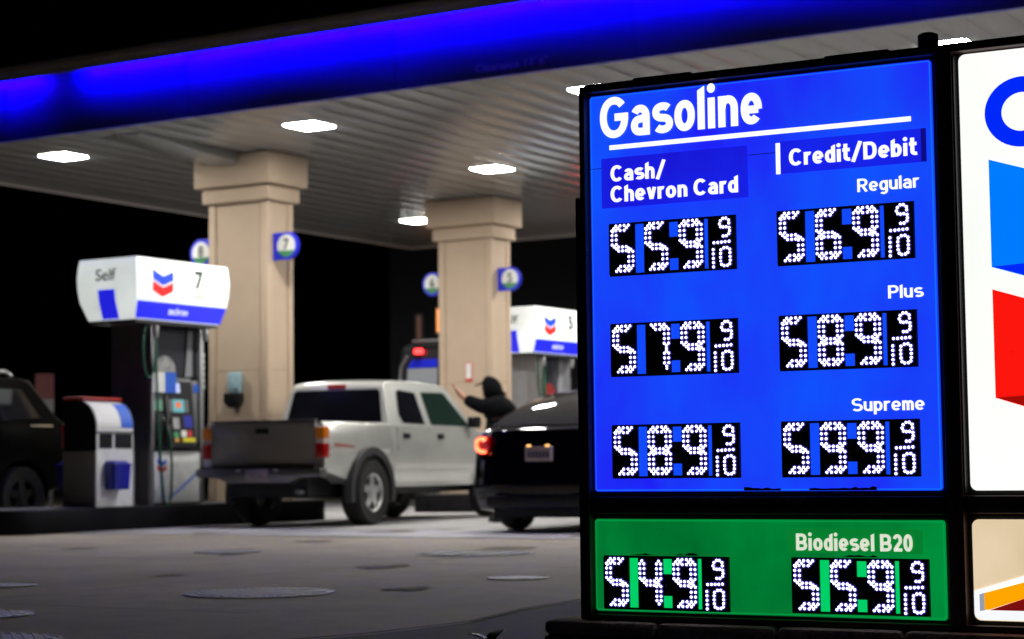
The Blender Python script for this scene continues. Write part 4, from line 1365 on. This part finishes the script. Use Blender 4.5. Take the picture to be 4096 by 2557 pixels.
stripb = mat('van_blue_strip', (.01, .02, .4), .3, emit=(.02, .02, .6), estr=.25)
for s in (-1, 1):
    MB().prism([(s * .10, 1.55), (s * .76, 1.55), (s * .74, 2.46), (s * .10, 2.46)], .004, .01, rear).build('rear_window', pane, van)
    MB().prism([(s * .10, 2.47), (s * .74, 2.47), (s * .64, 2.62), (s * .10, 2.62)], .004, .012, rear).build('blue_strip', stripb, van)
    MB().tube([rear(s * .90, 1.2, .02), rear(s * .90, 2.2, .02), rear(s * .87, 2.5, .02), rear(s * .74, 2.70, .02)], .03).build('pillar_trim', mid_grey, van, smooth=60)
    y0, y1 = sorted((s * .80, s * .95))
    box('tail_lamp', mat('red_lens'), van, -.02, .05, y0, y1, .9, 1.25, .01)
MB().prism([(-.07, 1.3), (.07, 1.3), (.07, 2.64), (-.07, 2.64)], .004, .014, rear).build('door_gap', inner_mat, van)
box('roof_bar', mid_grey, van, .02, .10, -.62, .62, 2.931, 2.97, .01)
box('marker_lamp', mat('red_marker', (.5, .02, .02), .3, emit=(1., .03, .03), estr=6), van, -.03, .06, .40, .55, 2.72, 2.81, .02)
for s in (-1, 1):
    for x in (.95, 4.3):
        wheel(van, x, s * .85, .36, .22, .21, 5, mid_grey)

# ------------------------------------------------------------------ hooded person by the windscreen
def skinned(name, verts, edges, radii, ma, parent, sub=2):
    me = bpy.data.meshes.new(name)
    me.from_pydata(verts, edges, [])
    o = link(name, me, ma, parent)
    md = o.modifiers.new('skin', 'SKIN')
    md.use_smooth_shade = True
    for i, r in enumerate(radii):
        sv = me.skin_vertices[0].data[i]
        sv.radius = r if isinstance(r, tuple) else (r, r)
        sv.use_root = (i == 0)
    ms = o.modifiers.new('sub', 'SUBSURF')
    ms.levels = sub
    ms.render_levels = sub
    return o
person = thing('person', 'person in black hooded jacket reaching a bare hand towards the pickup windscreen', 'person', (-.10, 24.75, .008), math.pi)
V = [(0, 0, .98), (.03, 0, 1.20), (.08, 0, 1.42), (.15, 0, 1.57), (.21, 0, 1.66), (.23, 0, 1.77),
     (.0, .10, .93), (.03, .12, .50), (-.02, .13, .10), (.12, .14, .04),
     (.0, -.10, .93), (.06, -.12, .50), (.02, -.13, .10), (.16, -.14, .04),
     (.10, .19, 1.49), (.30, .22, 1.455), (.48, .17, 1.55), (.565, .15, 1.62), (.61, .14, 1.665),
     (.10, -.19, 1.49), (.18, -.24, 1.22), (.24, -.22, .96), (.26, -.21, .88)]
ED = [(0, 1), (1, 2), (2, 3), (3, 4), (4, 5), (0, 6), (6, 7), (7, 8), (8, 9), (0, 10), (10, 11), (11, 12), (12, 13),
      (2, 14), (14, 15), (15, 16), (16, 17), (17, 18), (2, 19), (19, 20), (20, 21), (21, 22)]
RA = [.12, .12, .13, .06, .075, .085, .09, .06, .04, .035, .09, .06, .04, .035, .06, .05, .042, .038, .04, .06, .045, .032, .035]
# five fingers on the raised hand, four and thumb bent against the glass
hand = 18
for i, (dy, ln, dz) in enumerate(((.030, .060, .0), (.011, .072, .004), (-.010, .070, .004), (-.030, .052, .0))):
    a = len(V)
    V += [(.63, .14 + dy, 1.70 + dz), (.655, .14 + dy * 1.2, 1.70 + dz + ln * .55), (.685, .14 + dy * 1.25, 1.70 + dz + ln)]
    RA += [.011, .010, .008]
    ED += [(hand, a), (a, a + 1), (a + 1, a + 2)]
a = len(V)
V += [(.60, .185, 1.665), (.62, .215, 1.685), (.645, .228, 1.71)]
RA += [.012, .011, .009]
ED += [(17, a), (a, a + 1), (a + 1, a + 2)]
skinned('body', V, ED, RA, skin, person)
black_cloth = mat('black_cloth', (.006, .006, .0075), .9, spec=.1, var=.3, vscale=20, bump=.3, bscale=40)
JV = [(0, 0, .90), (.0, 0, 1.10), (.05, 0, 1.34), (.09, 0, 1.47), (.10, .20, 1.48), (.30, .225, 1.46), (.52, .168, 1.575), (.10, -.20, 1.48), (.18, -.245, 1.22), (.235, -.22, .985), (.13, 0, 1.56), (.15, 0, 1.63)]
JE = [(0, 1), (1, 2), (2, 3), (3, 4), (4, 5), (5, 6), (3, 7), (7, 8), (8, 9), (3, 10), (10, 11)]
skinned('jacket', JV, JE, [(.25, .25), (.26, .26), (.27, .28), (.23, .23), (.15, .15), .105, .078, (.13, .13), .085, .06, .17, .14], black_cloth, person)
skinned('trousers', [(0, 0, .98), (.0, .11, .90), (.03, .125, .50), (-.02, .13, .12), (.0, -.11, .90), (.06, -.125, .50), (.02, -.13, .12)], [(0, 1), (1, 2), (2, 3), (0, 4), (4, 5), (5, 6)], [.15, .115, .085, .07, .115, .085, .07], black_cloth, person)
# hood: open shell round the head with a peak towards the face
hv_, hf_ = [], []
nu, nv = 14, 9
for j in range(nv + 1):
    ph = rad(-62 + 152 * j / nv)
    for i in range(nu + 1):
        th = rad(48 + 264 * i / nu)
        hv_.append((.185 + .03 * math.sin(ph) + (.158 * math.cos(ph) + (.02 if j < 3 else 0)) * math.cos(th),     .140 * math.cos(ph) * math.sin(th), 1.69 + .178 * math.sin(ph)))
for j in range(nv):
    for i in range(nu):
        a = j * (nu + 1) + i
        hf_.append((a, a + 1, a + nu + 2, a + nu + 1))
hood = MB().add(hv_, hf_).build('hood', black_cloth, person, smooth=80)
md = hood.modifiers.new('thick', 'SOLIDIFY')
md.thickness = .02
MB().prism([(.24, 1.80), (.335, 1.765), (.385, 1.745), (.385, 1.735), (.24, 1.775)], -.085, .085).build('cap_peak', black_cloth, person)
for s in (-1, 1):
    ox = -.02 if s > 0 else .02
    MB().rings([[(ox + x, s * .135 + y, 0) for x, y in ((-.08, -.045), (.20, -.05), (.22, 0), (.20, .05), (-.08, .045))], [(ox + x, s * .135 + y, .07) for x, y in ((-.08, -.045), (.18, -.045), (.20, 0), (.18, .045), (-.08, .045))], [(ox + x, s * .135 + y, .11) for x, y in ((-.07, -.04), (.06, -.04), (.07, 0), (.06, .04), (-.07, .04))]]).build('shoe', black_plastic, person, smooth=60)

# ------------------------------------------------------------------ manhole covers
iron = mat('cast_iron', (.14, .14, .145), .45, .5, var=.25, vscale=10)
iron_pale = mat('pale_painted_iron', (.85, .83, .87), .6, var=.06, vscale=10)
iron_dark = mat('dark_iron', (.07, .07, .075), .5, .4, var=.25, vscale=10)
def manhole(x, y, r, label, ma, ridged, rot=.3, z=.004):
    t = thing('manhole_cover', label, 'manhole cover', (x, y, z), rot, 'round covers set in the concrete lot')
    MB().lathe((0, 0, 0), 2, [(r, 0), (r, .005), (r * .93, .007), (r * .93, 0)], 40, cap=False).build('rim', ma, t, smooth=30)
    MB().cyl((0, 0, 0), 2, r * .915, .004, 40).build('plate', ma, t)
    if ridged:
        nb = int(r * 2 / .05)
        for k in range(nb):
            xx = -r * .86 + (k + .5) * (r * 1.72) / nb
            hl = math.sqrt(max(.0004, (r * .88) ** 2 - xx * xx))
            box('ridge', ma, t, xx - .012, xx + .012, -hl, hl, .0042, .010)
    else:
        box('lifting_slot', inner_mat, t, -.03, .03, -r * .7, -r * .7 + .02, .0042, .0055)
    return t
manhole(-1.51, 11.48, .44, 'big ridged iron manhole cover in the open concrete', iron, True)
manhole(-.33, 16.17, .50, 'wide worn manhole cover between the dark car and the pale round cap', iron, True, .5)
manhole(-2.52, 17.03, .29, 'dull smooth manhole cover near the pump island', mat('worn_iron', (.22, .215, .225), .6, var=.2), False)
manhole(.02, 12.68, .205, 'small pale round cap beside the street strip', iron_pale, False)
manhole(-3.33, 12.49, .26, 'small dark cover beside the big ridged cover', iron_dark, False)
manhole(-2.75, 10.0, .27, 'small ridged cover towards the street', iron, True)
manhole(-2.32, 8.5, .34, 'dark ridged cover closest to the street', iron_dark, True)

# ------------------------------------------------------------------ small plant and grass by the sign base
leaf_m = mat('dark_leaf', (.035, .05, .012), .4, var=.4, vscale=30)
plant = thing('leafy_plant', 'small broad leaved plant sprouting beside the sign base', 'plant', (-.085, 6.30, .004), .4)
stem = MB().tube([(0, 0, 0), (.01, .01, .08), (-.005, .0, .17)], [.004, .0035, .002], 6).build('stem', leaf_m, plant)
def leaf(az, el, ln, w, z0):
    mb = MB()
    top, rows = [], []
    for i in range(7):
        t_ = i / 6
        ww = w * math.sin(math.pi * min(1, t_ * .93 + .07)) ** .8
        x = ln * t_
        bend = -.35 * ln * t_ * t_
        rows.append([(x, -ww, bend + abs(ww) * .35), (x, 0, bend), (x, ww, bend + abs(ww) * .35)])
    M = Matrix.Rotation(az, 4, 'Z') @ Matrix.Rotation(-el, 4, 'Y')
    vs = [tuple(M @ Vector(p) + Vector((0, 0, z0))) for r in rows for p in r]
    fs = []
    for i in range(6):
        for j in range(2):
            a = i * 3 + j
            fs.append((a, a + 1, a + 4, a + 3))
    o = mb.add(vs, fs).build('leaf', leaf_m, plant, smooth=60)
    sd = o.modifiers.new('thick', 'SOLIDIFY')
    sd.thickness = .0012
for az, el, ln, w, z0 in ((2.6, .75, .075, .024, .165), (.3, .9, .080, .028, .165), (1.2, .5, .07, .024, .15), (3.9, .4, .08, .026, .12), (5.2, .35, .08, .026, .11), (.0, .1, .09, .026, .08), (2.2, .1, .085, .024, .07)):
    leaf(az, el, ln, w, z0)
grass = MB()
rg = random.Random(5)
for k_ in range(46):
    gx, gy = rg.uniform(-.03, .16), rg.uniform(6.15, 6.75)
    hgt = rg.uniform(.05, .17)
    lx, ly = rg.uniform(-.03, .03), rg.uniform(-.03, .03)
    grass.add([(gx - .0015, gy, .004), (gx + .0015, gy, .004), (gx + lx * .5 + .001, gy + ly * .5, hgt * .6), (gx + lx, gy + ly, hgt)], [(0, 1, 2), (0, 2, 3)])
g_ = stuff(grass.build('grass', mat('dry_grass', (.05, .045, .02), .7)))
tag(g_, 'sparse dry grass blades at the foot of the sign base', 'grass')

# ------------------------------------------------------------------ far side of the street
bd = thing('store_building', 'unlit dark building beyond the forecourt with one glowing orange window', 'building', (6.0, 41.0, 0), 0.)
wall_m = mat('dark_wall', (.010, .010, .012), .9, var=.2)
box('wall', wall_m, bd, -8.6, 14, 0, 8, 0, 6.0)
box('roof_edge', wall_m, bd, -8.8, 14.2, -.2, 8.2, 6.0, 6.3)
def win(x0, x1, z0, z1, col, st):
    f = box('window', inner_mat, bd, x0 - .06, x1 + .06, -.06, -.002, z0 - .06, z1 + .06)
    box('pane', mat('pane_%d' % int(1000 * abs(x0)), (.05, .04, .03), .3, emit=col, estr=st), f, x0, x1, -.075, -.062, z0, z1)
win(-7.60, -7.30, 3.55, 4.05, (1., .33, .07), 1.6)
win(-8.02, -7.94, 3.4, 3.9, (.6, .12, .01), .10)
win(-3.75, -2.9, .85, 1.12, (1., .03, .06), 40)  # unseen red neon sign, put in for its reflection on the soffit
win(-2.75, -2.1, .95, 1.22, (.02, 1., .12), 26)  # unseen green neon sign, likewise added to reflect in the soffit
ad = thing('red_poster_board', 'dim red and white poster board behind the black SUV', 'poster board', (-8.25, 34.0, 0), .25)
box('board', mat('poster_red', (.12, .025, .02), .6, var=.2, vscale=3), ad, -.16, .16, 0, .06, 1.98, 2.42)
box('board_foot', mat('poster_white', (.16, .15, .145), .6), ad, -.16, .16, .002, .058, 1.6, 1.975)
for x in (-.15, .09):
    box('leg', dark_grey, ad, x, x + .06, .005, .055, 0, 1.6)
